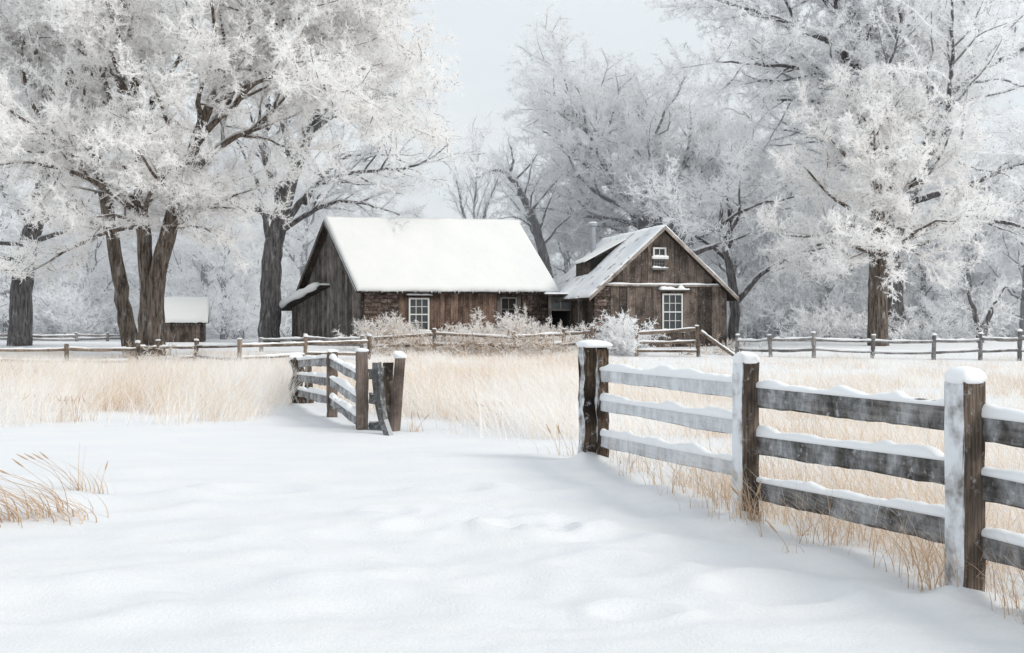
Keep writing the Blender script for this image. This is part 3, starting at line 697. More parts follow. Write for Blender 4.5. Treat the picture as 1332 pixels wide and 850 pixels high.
mb = MB(); mb.box((X0+.02, Y0+.12, .3), ex*.05, ey*1.5, up*2.1, .2); part('porch_wall', mb, M['beam'], pf)
mb = MB(); mb.box((X0-.1, Y0-.12, 2.45), ex*(X1-X0+.25), ey*1.6, up*.06, .3); part('porch_roof', mb, M['beam'], pf)
mb = MB(); slab(mb, (X0-.14, Y0-.16, 2.51), (X1+.1, Y0-.16, 2.51), (X1-.25, Y0+1.4, 2.58), (X0-.14, Y0+1.4, 2.58), .05, (14, 10), .3, .03, 3); part('porch_snow', mb, M['cap_snow'], pf, smooth=True)
mb = MB(); post_box(mb, H2(-.25, .9, .2), H2(-.25, .9, 2.4), H2.e1*.07, H2.e2*.07, .5, 6, .004, hr); part('porch_post', mb, M['plank_grey'], cb2)
# roof
fo, so_ = .38, .3
def rq(u_, v_, dz=0.): return H2(u_, v_, zf(u_)+dz)
mb = MB()
for (ua, ub) in ((-so_, W2/2), (W2+so_, W2/2)):
    mb.hexa([rq(ua, -fo, -.12), rq(ub, -fo, -.12), rq(ub, D2+.2, -.12), rq(ua, D2+.2, -.12), rq(ua, -fo, -.03), rq(ub, -fo, -.03), rq(ub, D2+.2, -.03), rq(ua, D2+.2, -.03)], .4)
rf2 = part('roof', mb, M['beam'], cb2)
mb = MB()
for (ua, ub) in ((-so_, W2/2), (W2+so_, W2/2)):
    q0, q1 = rq(ua, -fo-.002), rq(ub, -fo-.002)
    mb.hexa([q0-[0, 0, .15], q1-[0, 0, .15], q1+n2*.035-[0, 0, .15], q0+n2*.035-[0, 0, .15], q0+[0, 0, .0], q1+[0, 0, .0], q1+n2*.035+[0, 0, .0], q0+n2*.035+[0, 0, .0]], .8)
part('barge_board', mb, M['fascia'], rf2)
g = G('thin_roof_snow'); p = g.obj(); k1 = g.noise(g.scale(p, (1, 1, 1)), 1.1, 4, .6); k2 = g.noise(g.scale(p, (1, 6, 1)), 1.2, 3)
c = g.mix(g.ramp(k1, .35, .6), (.74, .77, .81, 1), (.9, .9, .91, 1)); c = g.mix(g.math('MULTIPLY', g.ramp(k2, .56, .75), .5), c, (.36, .36, .37, 1)); k3 = g.noise(p, 2.2, 5, .7); c = g.mix(g.math('MULTIPLY', g.ramp(k3, .55, .66), .75), c, (.13, .1, .085, 1))
M['thin_snow'] = g.out(g.bsdf(c, .8, g.bump(k1, .4, .02), .2))
mb = MB()
slab(mb, rq(-so_-.03, D2+.22), rq(-so_-.03, -fo-.03), rq(W2/2, -fo-.03), rq(W2/2, D2+.22), .06, (60, 24), .3, .03, 5)
slab(mb, rq(W2+so_+.03, -fo-.03), rq(W2+so_+.03, D2+.22), rq(W2/2, D2+.22), rq(W2/2, -fo-.03), .06, (60, 24), .3, .03, 9)
part('roof_snow', mb, M['thin_snow'], rf2, smooth=True)
# broken shed dormer
v0, v1 = 2.75, 4.3; ua, ub = .66, 2.22; ht = .56
T0, T1 = rq(ua, v0, .0), rq(ua, v1, .0); q0, q1 = rq(ub, v0, .03), rq(ub, v1, .03)
mb = MB()
mb.add([T0, T0+up*ht, q0, T1, T1+up*ht, q1], [(0, 3, 4, 1)], [(0, 1, 2), (3, 5, 4)])
dm = part('dormer', mb, M['plank2'], rf2, 'broken shed dormer with bare dark boards')
mb = MB(); m_ = T0+(q0-T0)*.08+H2.e2*-.02; mb.add([m_+up*.06, m_+up*(ht*.9), T0+(q0-T0)*.75-H2.e2*.02+up*.06], None, [(0, 1, 2)]); part('opening_shade', mb, M['dark'], dm)  # no hole here: flat near-black triangle on the cheek paints its shade
mb = MB(); ov_ = H2.e1*-.16-up*.02
slab(mb, T1+up*(ht+.02)+ov_+H2.e2*.1, T0+up*(ht+.02)+ov_-H2.e2*.14, q0-H2.e2*.14+up*.04, q1+H2.e2*.1+up*.04, .055, (24, 20), .5, .07, 2)
part('dormer_snow', mb, M['roof_snow'], dm, smooth=True)
mb = MB()
for k in range(6):
    q = rq(.5+.3*k, v0-.12-.07*hr.random(), .03); mb.box(q, (rq(.95+.3*k, v0-.14, .05)-q), H2.e2*-.1, up*.05, hr.random())
part('loose_boards', mb, M['beam'], dm)
# chimney
c0 = H2(1.95, 6.0, 0); mb = MB(); mb.tube([c0+up*3.6, c0+up*4.5, c0+up*5.45], [.115, .115, .115], 16, .5); ch = part('chimney', mb, M['tin'], rf2, 'pale tin stove pipe')
mb = MB(); mb.tube([c0+up*5.44, c0+up*5.5, c0+up*5.6], [.13, .19, .19], 16, .5); part('chimney_cap', mb, M['tin'], ch, smooth=False)
mb = MB(); snow_cap(mb, c0+up*5.6, np.array([.17, 0, 0]), np.array([0, .17, 0]), .06, hr); part('cap_snow', mb, M['cap_snow'], ch, smooth=True)

# ---- small shed
S3 = (xat(204, 46), 46.0); H3 = Plan(S3, R(6), R(14)); w3, d3 = 1.95, 2.2
sh = thing('small_shed', 'tiny dark plank shed with a snowy roof behind the big double trunk', 'shed', (S3[0], S3[1], .55))
n3 = np.array([H3.e1[1], -H3.e1[0], 0])
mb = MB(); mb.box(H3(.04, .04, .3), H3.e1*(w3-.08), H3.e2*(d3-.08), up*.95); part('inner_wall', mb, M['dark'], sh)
mb = MB(); planks(mb, H3(0, 0, 0), H3.e1, n3, w3, .3, lambda u_: 1.55, .1, .18); part('front_wall', mb, M['plank2'], sh)
mb = MB(); planks(mb, H3(0, 0, 0), H3.e2, -H3.e1, d3, .3, lambda u_: 1.5+.85*(1-abs(u_/d3*2-1)), .12, .22); part('side_wall', mb, M['plank_grey'], sh)
mb = MB(); planks(mb, H3(w3, 0, 0), H3.e2, H3.e1, d3, .3, lambda u_: 1.5+.85*(1-abs(u_/d3*2-1)), .12, .22); part('side_wall', mb, M['plank_grey'], sh)
r3 = lambda u_, v_, dz=0.: H3(u_, v_, 1.52+.85*(1-abs(v_/d3*2-1))+dz)
mb = MB()
for va, vb in ((-.2, d3/2), (d3+.2, d3/2)):
    mb.hexa([r3(-.15, va, -.02), r3(w3+.15, va, -.02), r3(w3+.15, vb, -.02), r3(-.15, vb, -.02), r3(-.15, va, .05), r3(w3+.15, va, .05), r3(w3+.15, vb, .05), r3(-.15, vb, .05)], .3)
r3o = part('roof', mb, M['beam'], sh)
mb = MB(); slab(mb, r3(-.2, -.25, .06), r3(w3+.2, -.25, .06), r3(w3+.2, d3/2, .06), r3(-.2, d3/2, .06), .12, (24, 14), .25, .03, 4)
slab(mb, r3(w3+.2, d3+.25, .06), r3(-.2, d3+.25, .06), r3(-.2, d3/2, .06), r3(w3+.2, d3/2, .06), .12, (24, 14), .25, .03, 6)
part('roof_snow', mb, M['roof_snow'], r3o, smooth=True)

# ------------------------------------------------------------------ trees
def norm(v): return v/(np.linalg.norm(v)+1e-9)
class Tree:
    """skeleton grown from explicit trunks and limbs; thick wood -> trunk mesh, thin wood and rime -> crown mesh"""
    def __init__(s, seed, dens=(1.5, 2.6), ratio=(.46, .5), wander=.16, up=(.10, .06, .0), twig=(13, .42), spur=(9, .16), sw=.026, ang=(30, 62), min3=.5):
        s.g = np.random.default_rng(seed); s.dens=dens; s.ratio=ratio; s.wander=wander; s.up=up; s.twig=twig; s.spur=spur; s.sw=sw; s.ang=ang; s.min3=min3
        s.trunk=[]; s.fine=[]; s.tw=[]     # trunk: (P, r, lvl)
    def trunkline(s, pts, r, limbs=None):
        """a stem through given points, resampled and roughened"""
        pts = np.asarray(pts, float); n = max(10, int(np.linalg.norm(np.diff(pts, axis=0), axis=1).sum()/.35))
        t0 = np.concatenate([[0], np.cumsum(np.linalg.norm(np.diff(pts, axis=0), axis=1))]); t = np.linspace(0, t0[-1], n)
        P = np.stack([np.interp(t, t0, pts[:, k]) for k in range(3)], 1)
        for _ in range(3): P[1:-1] = (P[:-2]+2*P[1:-1]+P[2:])/4
        P[1:-1] += s.g.normal(size=(n-2, 3))*.02
        rr = np.interp(t, t0, r) if np.ndim(r) else np.full(n, r)
        s.trunk.append((P, rr, 0)); return P, rr
    def limb(s, p, d, Ln, r, lvl=1, kids=True, up=None, t0=.22):
        g = s.g; seg = (.5, .45, .35, .25)[lvl]; n = max(4, int(Ln/seg)); st = Ln/n
        d = norm(np.asarray(d, float)); P = [np.asarray(p, float)]; upv = s.up[lvl-1] if up is None else up
        for k in range(n):
            d = norm(d+g.normal(size=3)*s.wander+np.array([0, 0, upv])*(1. if k > n*.2 else .3)); P.append(P[-1]+d*st)
        P = np.array(P); rr = r*(1-.82*np.linspace(0, 1, n+1)**.9)
        s.add(P, rr, lvl, kids, t0); return P
    def add(s, P, rr, lvl, kids=True, t0=.22):
        g = s.g
        (s.trunk if lvl <= 2 else s.fine).append((P, rr, lvl))
        Ln = np.linalg.norm(np.diff(P, axis=0), axis=1).sum()
        if lvl >= 2: s.tw.append((P, lvl))
        if lvl >= 3 or not kids:
            return
        nk = max(2, int(Ln*s.dens[lvl-1]+g.random())); a0 = g.random()*6.28
        for k in range(nk):
            t = t0+(1-t0)*(k+g.random()*.8)/nk; i = min(int(t*(len(P)-1)), len(P)-2); f = t*(len(P)-1)-i
            q = P[i]*(1-f)+P[i+1]*f; d = norm(P[i+1]-P[i])
            x = norm(np.cross(d, [0, 0, 1.] if abs(d[2]) < .95 else [1., 0, 0])); y = np.cross(x, d)
            a = a0+k*2.4+g.normal()*.4; an = R(g.uniform(*s.ang))
            dd = d*cos(an)+(x*cos(a)+y*sin(a)*.75)*sin(an)
            l2 = max(s.min3, Ln*s.ratio[lvl-1]*(1.15-.65*t)*g.uniform(.7, 1.3))
            s.limb(q, dd, l2, max(.012, min(rr[i]*.62, .02*l2+.006)), lvl+1)
    def sleeve(s, P, r, z0, n, L=(.5, 1.2)):
        '''short rimed shoots clothing the upper trunk'''
        ix = np.nonzero(P[:, 2] > z0)[0]
        for k in range(n):
            i = s.g.choice(ix); a = s.g.random()*360; q = P[i]+r[i]*.8*az_el(a, 0)
            s.limb(q, az_el(a, s.g.uniform(-5, 60)), s.g.uniform(*L), .012, 3)
    def wood(s):
        mb = MB()
        for P, r, l in s.trunk:
            sd_ = 20 if r[0] > .3 else (14 if r[0] > .2 else (9 if r[0] > .08 else (6 if l < 2 else 4)))
            a = np.clip(1-(r/.06), 0, 1)
            mb.tube(P, r, sd_, a, cap=l < 2, lump=.07 if r[0] > .2 else (.05 if l < 2 else 0), seed=l)
        return mb
    def rime(s):
        g = s.g; mb = MB()
        for P, r, l in s.fine: mb.tube(P[::2] if len(P) > 4 else P, (r[::2] if len(P) > 4 else r)+.006, 3, (.02 if g.random() < .22 else .15+.85*g.random()), cap=False)
        A, D, K = [], [], []
        for P, l in s.tw:
            S = P[1:]-P[:-1]; ln = np.linalg.norm(S, axis=1); n = max(3, int(ln.sum()*s.twig[0]*(1. if l == 3 else .7)))
            t = np.sort(g.random(n))**(.8)*(len(S)-1e-6); i = t.astype(int)
            A.append(P[i]+S[i]*(t-i)[:, None]); D.append(S[i]/ln[i][:, None]); K.append(np.full(n, g.random()))
        A = np.vstack(A); D = np.vstack(D); K = np.concatenate(K); n = len(A)
        dd = D*.75+g.normal(size=(n, 3))*.62+[0, 0, .12]; dd /= np.linalg.norm(dd, axis=1)[:, None]
        ln = s.twig[1]*g.uniform(.45, 1.35, n); B = A+dd*ln[:, None]
        tone = np.clip(.62*K+.38*g.random(n)+.1, 0, 1); dk = g.random(n) < .07; tone = np.where(dk, .02, tone)
        mb.ribbons(A, B, s.sw*.9, s.sw*.5, g, tone)
        ns = s.spur[0]; f = g.uniform(.1, 1.05, (n, ns))
        a2 = (A[:, None]+(B-A)[:, None]*f[..., None]).reshape(-1, 3)
        d2 = np.repeat(dd, ns, 0)*.7+g.normal(size=(n*ns, 3))*.75; d2 /= np.linalg.norm(d2, axis=1)[:, None]
        b2 = a2+d2*(s.spur[1]*g.uniform(.4, 1.4, n*ns))[:, None]
        t2 = np.clip(np.repeat(.62*K+.1, ns)+.45*g.random(n*ns), 0.15, 1); t2 = np.where(g.random(n*ns) < .04, .02, t2)
        mb.ribbons(a2, b2, s.sw, s.sw*.45, g, t2)
        return mb
    def build(s, name, label, loc, bark, rime, group=None, cat='tree'):
        t = thing(name, label, cat, loc, group)
        part('trunk', s.wood(), M[bark], t, smooth=True); part('crown', s.rime(), M[rime], t)
        return t
def az_el(az_, el): return np.array([cos(R(el))*cos(R(az_)), cos(R(el))*sin(R(az_)), sin(R(el))])
def path(*pts): return np.array([at(*p) for p in pts])

# --- the big double-trunk tree
d = 33.5; T = Tree(11, twig=(26, .3), spur=(14, .085), sw=.018, dens=(1.8, 2.9))
base = gpt(197, d)
P, r = T.trunkline(path((190, 478, d), (191, 400, d), (192, 340, d), (185, 295, d), (180, 240, d), (178, 165, d), (172, 90, d), (165, 10, d), (170, -90, d)), np.array([.38, .29, .27, .26, .22, .18, .14, .09, .04])*.8)
P2, r2 = T.trunkline(path((202, 478, d-.1), (201, 400, d-.1), (206, 340, d-.1), (220, 300, d-.1), (236, 240, d-.2), (258, 170, d-.4), (288, 100, d-.8), (325, 40, d-1), (360, -50, d-1)), np.array([.34, .29, .28, .27, .23, .17, .13, .09, .04])*.9)
T.add(P[len(P)//2:], r[len(P)//2:], 1); T.add(P2[len(P2)//2:], r2[len(P2)//2:], 1)
for az_, el, Ln, py, wh in [(-30, 25, 3.4, 285, 1), (20, 25, 3.6, 290, 1), (-60, 28, 4.5, 280, 1), (-85, 18, 4.2, 290, 0), (-130, 20, 5, 285, 0), (178, 24, 6, 270, 0), (150, 40, 7, 240, 0), (80, 40, 6, 260, 1), (35, 46, 7, 230, 1),
                             (8, 46, 8, 200, 1), (-35, 50, 7., 190, 1), (-70, 50, 5.5, 200, 0), (-140, 48, 7, 200, 0), (172, 50, 7.5, 170, 0), (120, 55, 6, 180, 0), (6, 24, 7.2, 125, 1), (-60, 30, 5, 120, 1), (60, 50, 5, 110, 1), (-18, 20, 7., 140, 1),
                             (-170, 30, 6, 110, 0), (-100, 35, 5, 90, 0), (20, 25, 5.4, 70, 1), (-20, 14, 5.6, 60, 1), (180, 20, 5.5, 40, 0), (-80, 20, 4.5, 20, 0), (0, 12, 6.8, 100, 1), (-25, 5, 3, 300, 1), (-155, 4, 4, 298, 0), (-110, 6, 3.2, 300, 0), (-60, 2, 3, 298, 1),
                             (-95, 40, 4.2, 240, 0), (-80, 35, 4.4, 230, 1), (-100, 45, 4.2, 150, 0), (-85, 40, 4, 160, 1), (0, 6, 3.8, 20, 1), (-40, 10, 4, 10, 1), (15, 22, 4.2, 40, 1)]:
    PP = (P, P2)[wh]; zz = CAMZ-(py-HY)/F*d; i = int(np.argmin(abs(PP[:, 2]-zz)))
    T.limb(PP[i], az_el(az_, el), Ln, min((r, r2)[wh][i]*.7, .024*Ln), 1, up=-.035 if el < 8 else (.0 if el < 30 else .05))
T.sleeve(P, r, 4.8, 60, (.3, .8)); T.sleeve(P2, r2, 4.7, 60, (.3, .8)); T.sleeve(P[P[:, 2] < 6], r[P[:, 2] < 6], 4.2, 26, (.8, 1.6)); T.sleeve(P2[P2[:, 2] < 6], r2[P2[:, 2] < 6], 4.2, 30, (.8, 1.6))
T.build('broadleaf_tree', 'big frosted tree with a wide fused double trunk, beside the small shed', base, 'bark_near', 'rime_near')

# --- leaning companion
d = 36.; T = Tree(12, twig=(22, .32), spur=(13, .09), sw=.019)
P, r = T.trunkline(path((172, 460, d), (160, 395, d), (150, 325, d), (132, 230, d), (115, 170, d), (88, 90, d), (70, 20, d), (60, -70, d)), [.29, .24, .22, .2, .17, .14, .1, .05])
T.add(P[len(P)//2:], r[len(P)//2:], 1); T.sleeve(P, r, 4.0, 50, (.3, .9))
for az_, el, Ln, py in [(180, 20, 5, 300), (200, 35, 6, 250), (160, 30, 6, 230), (-90, 30, 4.5, 240), (-120, 45, 6, 200), (150, 50, 7, 170), (180, 30, 6, 150), (-60, 40, 4.5, 150), (100, 40, 5, 160), (-150, 25, 5.5, 110), (20, 50, 4, 110), (170, 20, 5, 80), (-90, 40, 4, 60), (-170, 25, 5, 30), (60, 50, 4, 40)]:
    zz = CAMZ-(py-HY)/F*d; i = int(np.argmin(abs(P[:, 2]-zz))); T.limb(P[i], az_el(az_, el), Ln, min(r[i]*.7, .03*Ln), 1)
T.build('broadleaf_tree', 'frosted tree with a single dark trunk leaning out behind the double trunk', gpt(170, d), 'bark_near', 'rime_near')

# --- dark trunk at the outer edge of the wood
d = 41.; T = Tree(13, twig=(18, .34), spur=(12, .1), sw=.022)
P, r = T.trunkline(path((24, 455, d), (26, 400, d), (30, 340, d), (42, 300, d), (55, 240, d), (62, 170, d), (50, 90, d), (40, 0, d)), [.45, .4, .38, .33, .25, .2, .14, .06])
T.add(P[len(P)//2:], r[len(P)//2:], 1)
for az_, el, Ln, py in [(180, 35, 5, 340), (200, 20, 4, 320), (0, 35, 4.5, 320), (-20, 20, 4, 300), (-90, 30, 4, 300), (160, 45, 6, 280), (20, 50, 6, 260), (-120, 45, 5, 240), (-50, 45, 5, 220), (90, 40, 5, 230), (180, 40, 6, 180), (0, 40, 6, 170), (-100, 40, 5, 140), (150, 40, 6, 110), (10, 40, 5, 90), (-160, 30, 5, 50)]:
    zz = CAMZ-(py-HY)/F*d; i = int(np.argmin(abs(P[:, 2]-zz))); T.limb(P[i], az_el(az_, el), Ln, min(r[i]*.7, .03*Ln), 1)
T.build('broadleaf_tree', 'frosted tree on a thick dark trunk, leftmost of the big trees', gpt(24, d), 'bark_mid', 'rime_mid')

# --- tree behind the grey gable with long arching limb
d = 46.; T = Tree(14, dens=(2.3, 3.2), ratio=(.4, .5), twig=(11, .32), spur=(10, .1), sw=.02)
P, r = T.trunkline(path((350, 452, d), (352, 380, d), (352, 330, d), (362, 290, d), (378, 240, d), (395, 190, d), (412, 140, d), (428, 90, d), (440, 30, d)), [.46, .43, .4, .34, .27, .22, .17, .12, .05])
T.add(P[len(P)//2:], r[len(P)//2:], 1)
for pp in [path((372, 290, d), (390, 262, d-.3), (415, 235, d-.8), (455, 224, d-1.2), (500, 221, d-1.5), (540, 218, d-1.8), (565, 205, d-2), (590, 180, d-2)),
           path((352, 320, d), (345, 290, d-.4), (340, 260, d-.6), (325, 210, d-1), (300, 170, d-1)),
           path((395, 265, d), (420, 225, d+.3), (450, 200, d+.8), (500, 200, d+1.), (540, 215, d+1.2)),
           path((360, 305, d), (395, 280, d-.5), (430, 262, d-1), (470, 262, d-1.3), (520, 280, d-1.6)),
           path((400, 175, d), (430, 150, d-.5), (470, 130, d-1), (520, 120, d-1.5), (560, 125, d-1.8))]:
    P1_, _ = T.trunkline(pp, np.linspace(.15, .03, len(pp))); T.trunk.pop(); T.add(P1_, np.linspace(.15, .03, len(P1_)), 1)
for az_, el, Ln, py in [(180, 35, 6, 290), (-90, 30, 5, 280), (150, 50, 7, 250), (-130, 50, 6, 220), (90, 40, 5, 230), (30, 50, 6, 170), (-60, 50, 5, 170), (180, 50, 6, 160), (0, 40, 6, 120), (-90, 45, 4, 110), (170, 40, 5, 90), (20, 50, 5, 60)]:
    zz = CAMZ-(py-HY)/F*d; i = int(np.argmin(abs(P[:, 2]-zz))); T.limb(P[i], az_el(az_, el), Ln, min(r[i]*.7, .03*Ln), 1)
T.build('broadleaf_tree', 'frosted tree with long arching dark limbs, its trunk beside the lean-to of the brown cabin', gpt(350, d), 'bark_mid', 'rime_mid')

# --- vase-shaped tree behind the cabins
d = 58.; T = Tree(15, twig=(16, .4), spur=(12, .12), sw=.027)
bse = gpt(860, d)
for pp in [path((858, 455, d), (858, 370, d), (850, 320, d), (815, 265, d-1), (795, 230, d-1), (765, 170, d-1.5), (735, 130, d-1.5), (700, 115, d-2)),
           path((858, 370, d), (855, 300, d), (858, 250, d), (852, 210, d), (842, 165, d), (822, 120, d)),
           path((862, 370, d), (870, 300, d), (888, 220, d+.5), (900, 175, d+.5), (897, 135, d+.5)),
           path((866, 360, d), (890, 300, d-.5), (925, 250, d-.5), (960, 220, d-1), (985, 185, d-1)),
           path((815, 265, d-1), (790, 235, d-1.5), (745, 200, d-2), (705, 170, d-2)),
           path((850, 310, d), (835, 240, d), (820, 190, d+1), (802, 165, d+1), (785, 138, d+1)),
           path((868, 350, d), (910, 300, d), (960, 280, d), (1010, 270, d))]:
    P1_, _ = T.trunkline(pp, np.linspace(.45, .05, len(pp))); T.trunk.pop(); rr = np.linspace(.4 if pp[0][2] < 1 else .26, .04, len(P1_)); T.add(P1_, rr, 1, t0=.35)
for az_, el, Ln, z_ in [(-90, 40, 5, 5), (-60, 38, 6, 5), (-120, 40, 6, 5), (90, 40, 6, 5), (20, 35, 7, 5), (160, 40, 7, 5), (180, 25, 6, 4), (0, 20, 6, 4)]:
    T.limb(bse+[0, 0, z_], az_el(az_, el), Ln, .13, 1)
T.build('broadleaf_tree', 'vase-shaped hazy frosted tree spreading its limbs above the tin chimney', bse, 'bark_mid', 'rime_mid')

# --- bare little trees above the brown roof
d = 54.; T = Tree(16, dens=(2.2, 2.4), ratio=(.36, .4), twig=(5, .35), spur=(3, .14), sw=.018, ang=(22, 40), up=(.1, .1, .05))
for pp in [path((622, 455, d), (618, 330, d), (616, 280, d), (619, 230, d), (625, 185, d)), path((620, 330, d), (632, 270, d), (655, 215, d)), path((616, 320, d), (600, 270, d), (592, 225, d))]:
    P1_, _ = T.trunkline(pp, .1); T.trunk.pop(); T.add(P1_, np.linspace(.12, .015, len(P1_)), 1, t0=.35)
T.build('sapling', 'thin bare upright sapling rising above the middle of the snow roof', gpt(622, d), 'bark_far_haze', 'rime_far_haze')
d = 55.; T = Tree(17, dens=(1.8, 2.4), ratio=(.4, .45), twig=(8, .4), spur=(6, .17), sw=.028)
P, r = T.trunkline(path((720, 455, d), (712, 350, d), (695, 285, d), (680, 255, d), (664, 225, d), (640, 218, d), (620, 232, d)), [.3, .25, .2, .17, .12, .07, .03]); T.add(P[len(P)//3:], r[len(P)//3:], 1)
for pp in [path((664, 225, d), (668, 205, d), (660, 180, d)), path((670, 235, d), (690, 215, d), (705, 190, d)), path((690, 275, d), (720, 240, d), (740, 215, d)), path((700, 300, d), (670, 280, d), (650, 285, d)), path((705, 320, d), (740, 280, d), (770, 265, d))]:
    P1_, _ = T.trunkline(pp, .08); T.trunk.pop(); T.add(P1_, np.linspace(.08, .02, len(P1_)), 1)
T.build('broadleaf_tree', 'bent frosted tree whose tip hooks over, rising between the two cabin roofs', gpt(720, d), 'bark_mid', 'rime_far_haze')

# --- dark forked tree beside the gabled cabin
d = 46.; T = Tree(18, twig=(10, .45), spur=(8, .18), sw=.03)
P, r = T.trunkline(path((955, 455, d), (955, 420, d), (956, 392, d), (952, 360, d), (945, 330, d), (935, 300, d), (940, 250, d)), [.24, .22, .21, .17, .13, .1, .04])
T.add(P[len(P)//2:], r[len(P)//2:], 1)
for pp in [path((957, 394, d), (972, 375, d-.2), (990, 355, d-.4), (1015, 340, d-.7), (1045, 325, d-1), (1085, 322, d-1.2)), path((900, 330, d-.5), (925, 320, d-.5), (950, 315, d-.5), (975, 303, d-.5))]:
    P1_, _ = T.trunkline(pp, .1); T.trunk.pop(); T.add(P1_, np.linspace(.15, .04, len(P1_)), 1, t0=.45)
for az_, el, Ln, py in [(160, 50, 5, 340), (90, 40, 5, 340), (20, 60, 6, 330), (-90, 50, 4, 320), (180, 30, 4, 310), (0, 40, 5, 300)]:
    zz = CAMZ-(py-HY)/F*d; i = int(np.argmin(abs(P[:, 2]-zz))); T.limb(P[i], az_el(az_, el), Ln, .09, 1)
T.build('broadleaf_tree', 'dark low-forked frosted tree with one limb curving out, right against the gabled cabin corner', gpt(955, d), 'bark_mid', 'rime_mid')

# --- bright tree on the tall straight trunk
d = 41.; T = Tree(19, twig=(26, .31), spur=(14, .09), sw=.02, dens=(1.8, 2.9))
P, r = T.trunkline(path((1143, 455, d), (1142, 400, d), (1142, 350, d), (1144, 300, d), (1140, 250, d), (1138, 200, d), (1135, 140, d)), [.38, .35, .33, .27, .2, .13, .05])
for az_, el, Ln, py in [(180, 12, 4.4, 335), (0, 10, 4.2, 335), (-90, 10, 3.6, 340), (-45, 12, 4.2, 330), (-135, 12, 4.2, 330), (160, 25, 4.6, 310), (20, 22, 4.6, 310), (-75, 28, 3.6, 305), (-110, 30, 3.6, 300), (185, 30, 4.4, 285), (-10, 30, 4.4, 280), (90, 30, 4, 290),
                        (-60, 40, 3.6, 260), (-130, 40, 3.8, 260), (170, 45, 4, 240), (10, 45, 4, 240), (-90, 50, 3.2, 230), (-30, 45, 3.4, 215), (210, 50, 3.4, 210), (120, 55, 3, 210), (-90, 60, 2.6, 180), (0, 60, 2.6, 180), (180, 65, 2.4, 175), (-50, 70, 2, 160)]:
    zz = CAMZ-(py-HY)/F*d; i = int(np.argmin(abs(P[:, 2]-zz))); T.limb(P[i], az_el(az_, el), Ln, min(r[i]*.6, .025*Ln), 1, up=.0 if el < 20 else .03)
T.sleeve(P, r, 3.4, 70)
T.build('broadleaf_tree', 'cream-white frosted tree with a round crown on one straight dark trunk behind the grey fence', gpt(1143, d), 'bark_near', 'rime_near')

# --- tall grey tree behind it
d = 47.; T = Tree(20, twig=(16, .38), spur=(12, .11), sw=.024)
bse = gpt(1170, d)
for pp in [path((1168, 460, d), (1160, 340, d), (1150, 230, d), (1140, 150, d), (1125, 80, d), (1112, 20, d), (1105, -60, d), (1110, -150, d)),
           path((1155, 260, d), (1168, 170, d-.3), (1182, 110, d-.5), (1198, 70, d-.8), (1225, 55, d-1), (1260, 50, d-1.2)),
           path((1160, 330, d), (1215, 190, d), (1235, 110, d+.3), (1262, 40, d+.5), (1290, -60, d+1)),
           path((1145, 180, d), (1105, 120, d-.5), (1060, 90, d-1), (1000, 85, d-1.5), (930, 80, d-2)),
           path((1130, 100, d), (1090, 60, d-1), (1030, 30, d-1.5), (950, 5, d-2), (900, -10, d-2)),
           path((1145, 190, d), (1110, 155, d), (1060, 130, d+1), (990, 130, d+1.5)),
           path((1120, 60, d), (1150, -10, d-1), (1180, -80, d-1.5)),
           path((1165, 320, d), (1225, 285, d-1), (1275, 282, d-1.4), (1330, 295, d-1.8), (1390, 300, d-2)),
           path((1190, 260, d), (1260, 240, d-.5), (1320, 215, d-.5), (1390, 190, d-.5)),
           path((1240, 110, d), (1290, 80, d), (1340, 60, d), (1400, 50, d))]:
    P1_, _ = T.trunkline(pp, .1); T.trunk.pop(); big = pp[0][1] == d and pp[0][2] < 1
    T.add(P1_, np.linspace(.42, .05, len(P1_)) if big else np.linspace(.19, .03, len(P1_)), 1, t0=.3)
for az_, el, Ln, py in [(-90, 30, 5, 180), (-120, 40, 6, 140), (-60, 40, 6, 120), (90, 40, 5, 120), (180, 35, 7, 60), (0, 35, 7, 60), (-90, 45, 5, 40), (20, 40, 7, 10), (160, 40, 7, 10), (-70, 50, 5, -30), (180, 30, 6, -50), (0, 40, 6, -60)]:
    zz = CAMZ-(py-HY)/F*d; q = np.array([xat(1135, d), d, zz]); T.limb(q, az_el(az_, el), Ln, .12, 1)
T.build('broadleaf_tree', 'towering grey frosted tree whose bare dark limbs fork above the cream-white tree', bse, 'bark_mid', 'rime_mid')

# --- little dark forked stem under the last fence posts
d = 45.; T = Tree(22, twig=(9, .4), spur=(7, .17), sw=.028)
for pp in [path((1277, 456, d), (1276, 435, d), (1270, 415, d), (1262, 390, d), (1255, 360, d)), path((1277, 440, d), (1284, 415, d), (1290, 400, d), (1310, 370, d))]:
    P1_, _ = T.trunkline(pp, .1); T.trunk.pop(); T.add(P1_, np.linspace(.16, .04, len(P1_)), 1, t0=.35)
T.build('sapling', 'small dark V-forked frosted tree behind the outer end of the grey fence', gpt(1277, d), 'bark_mid', 'rime_mid')

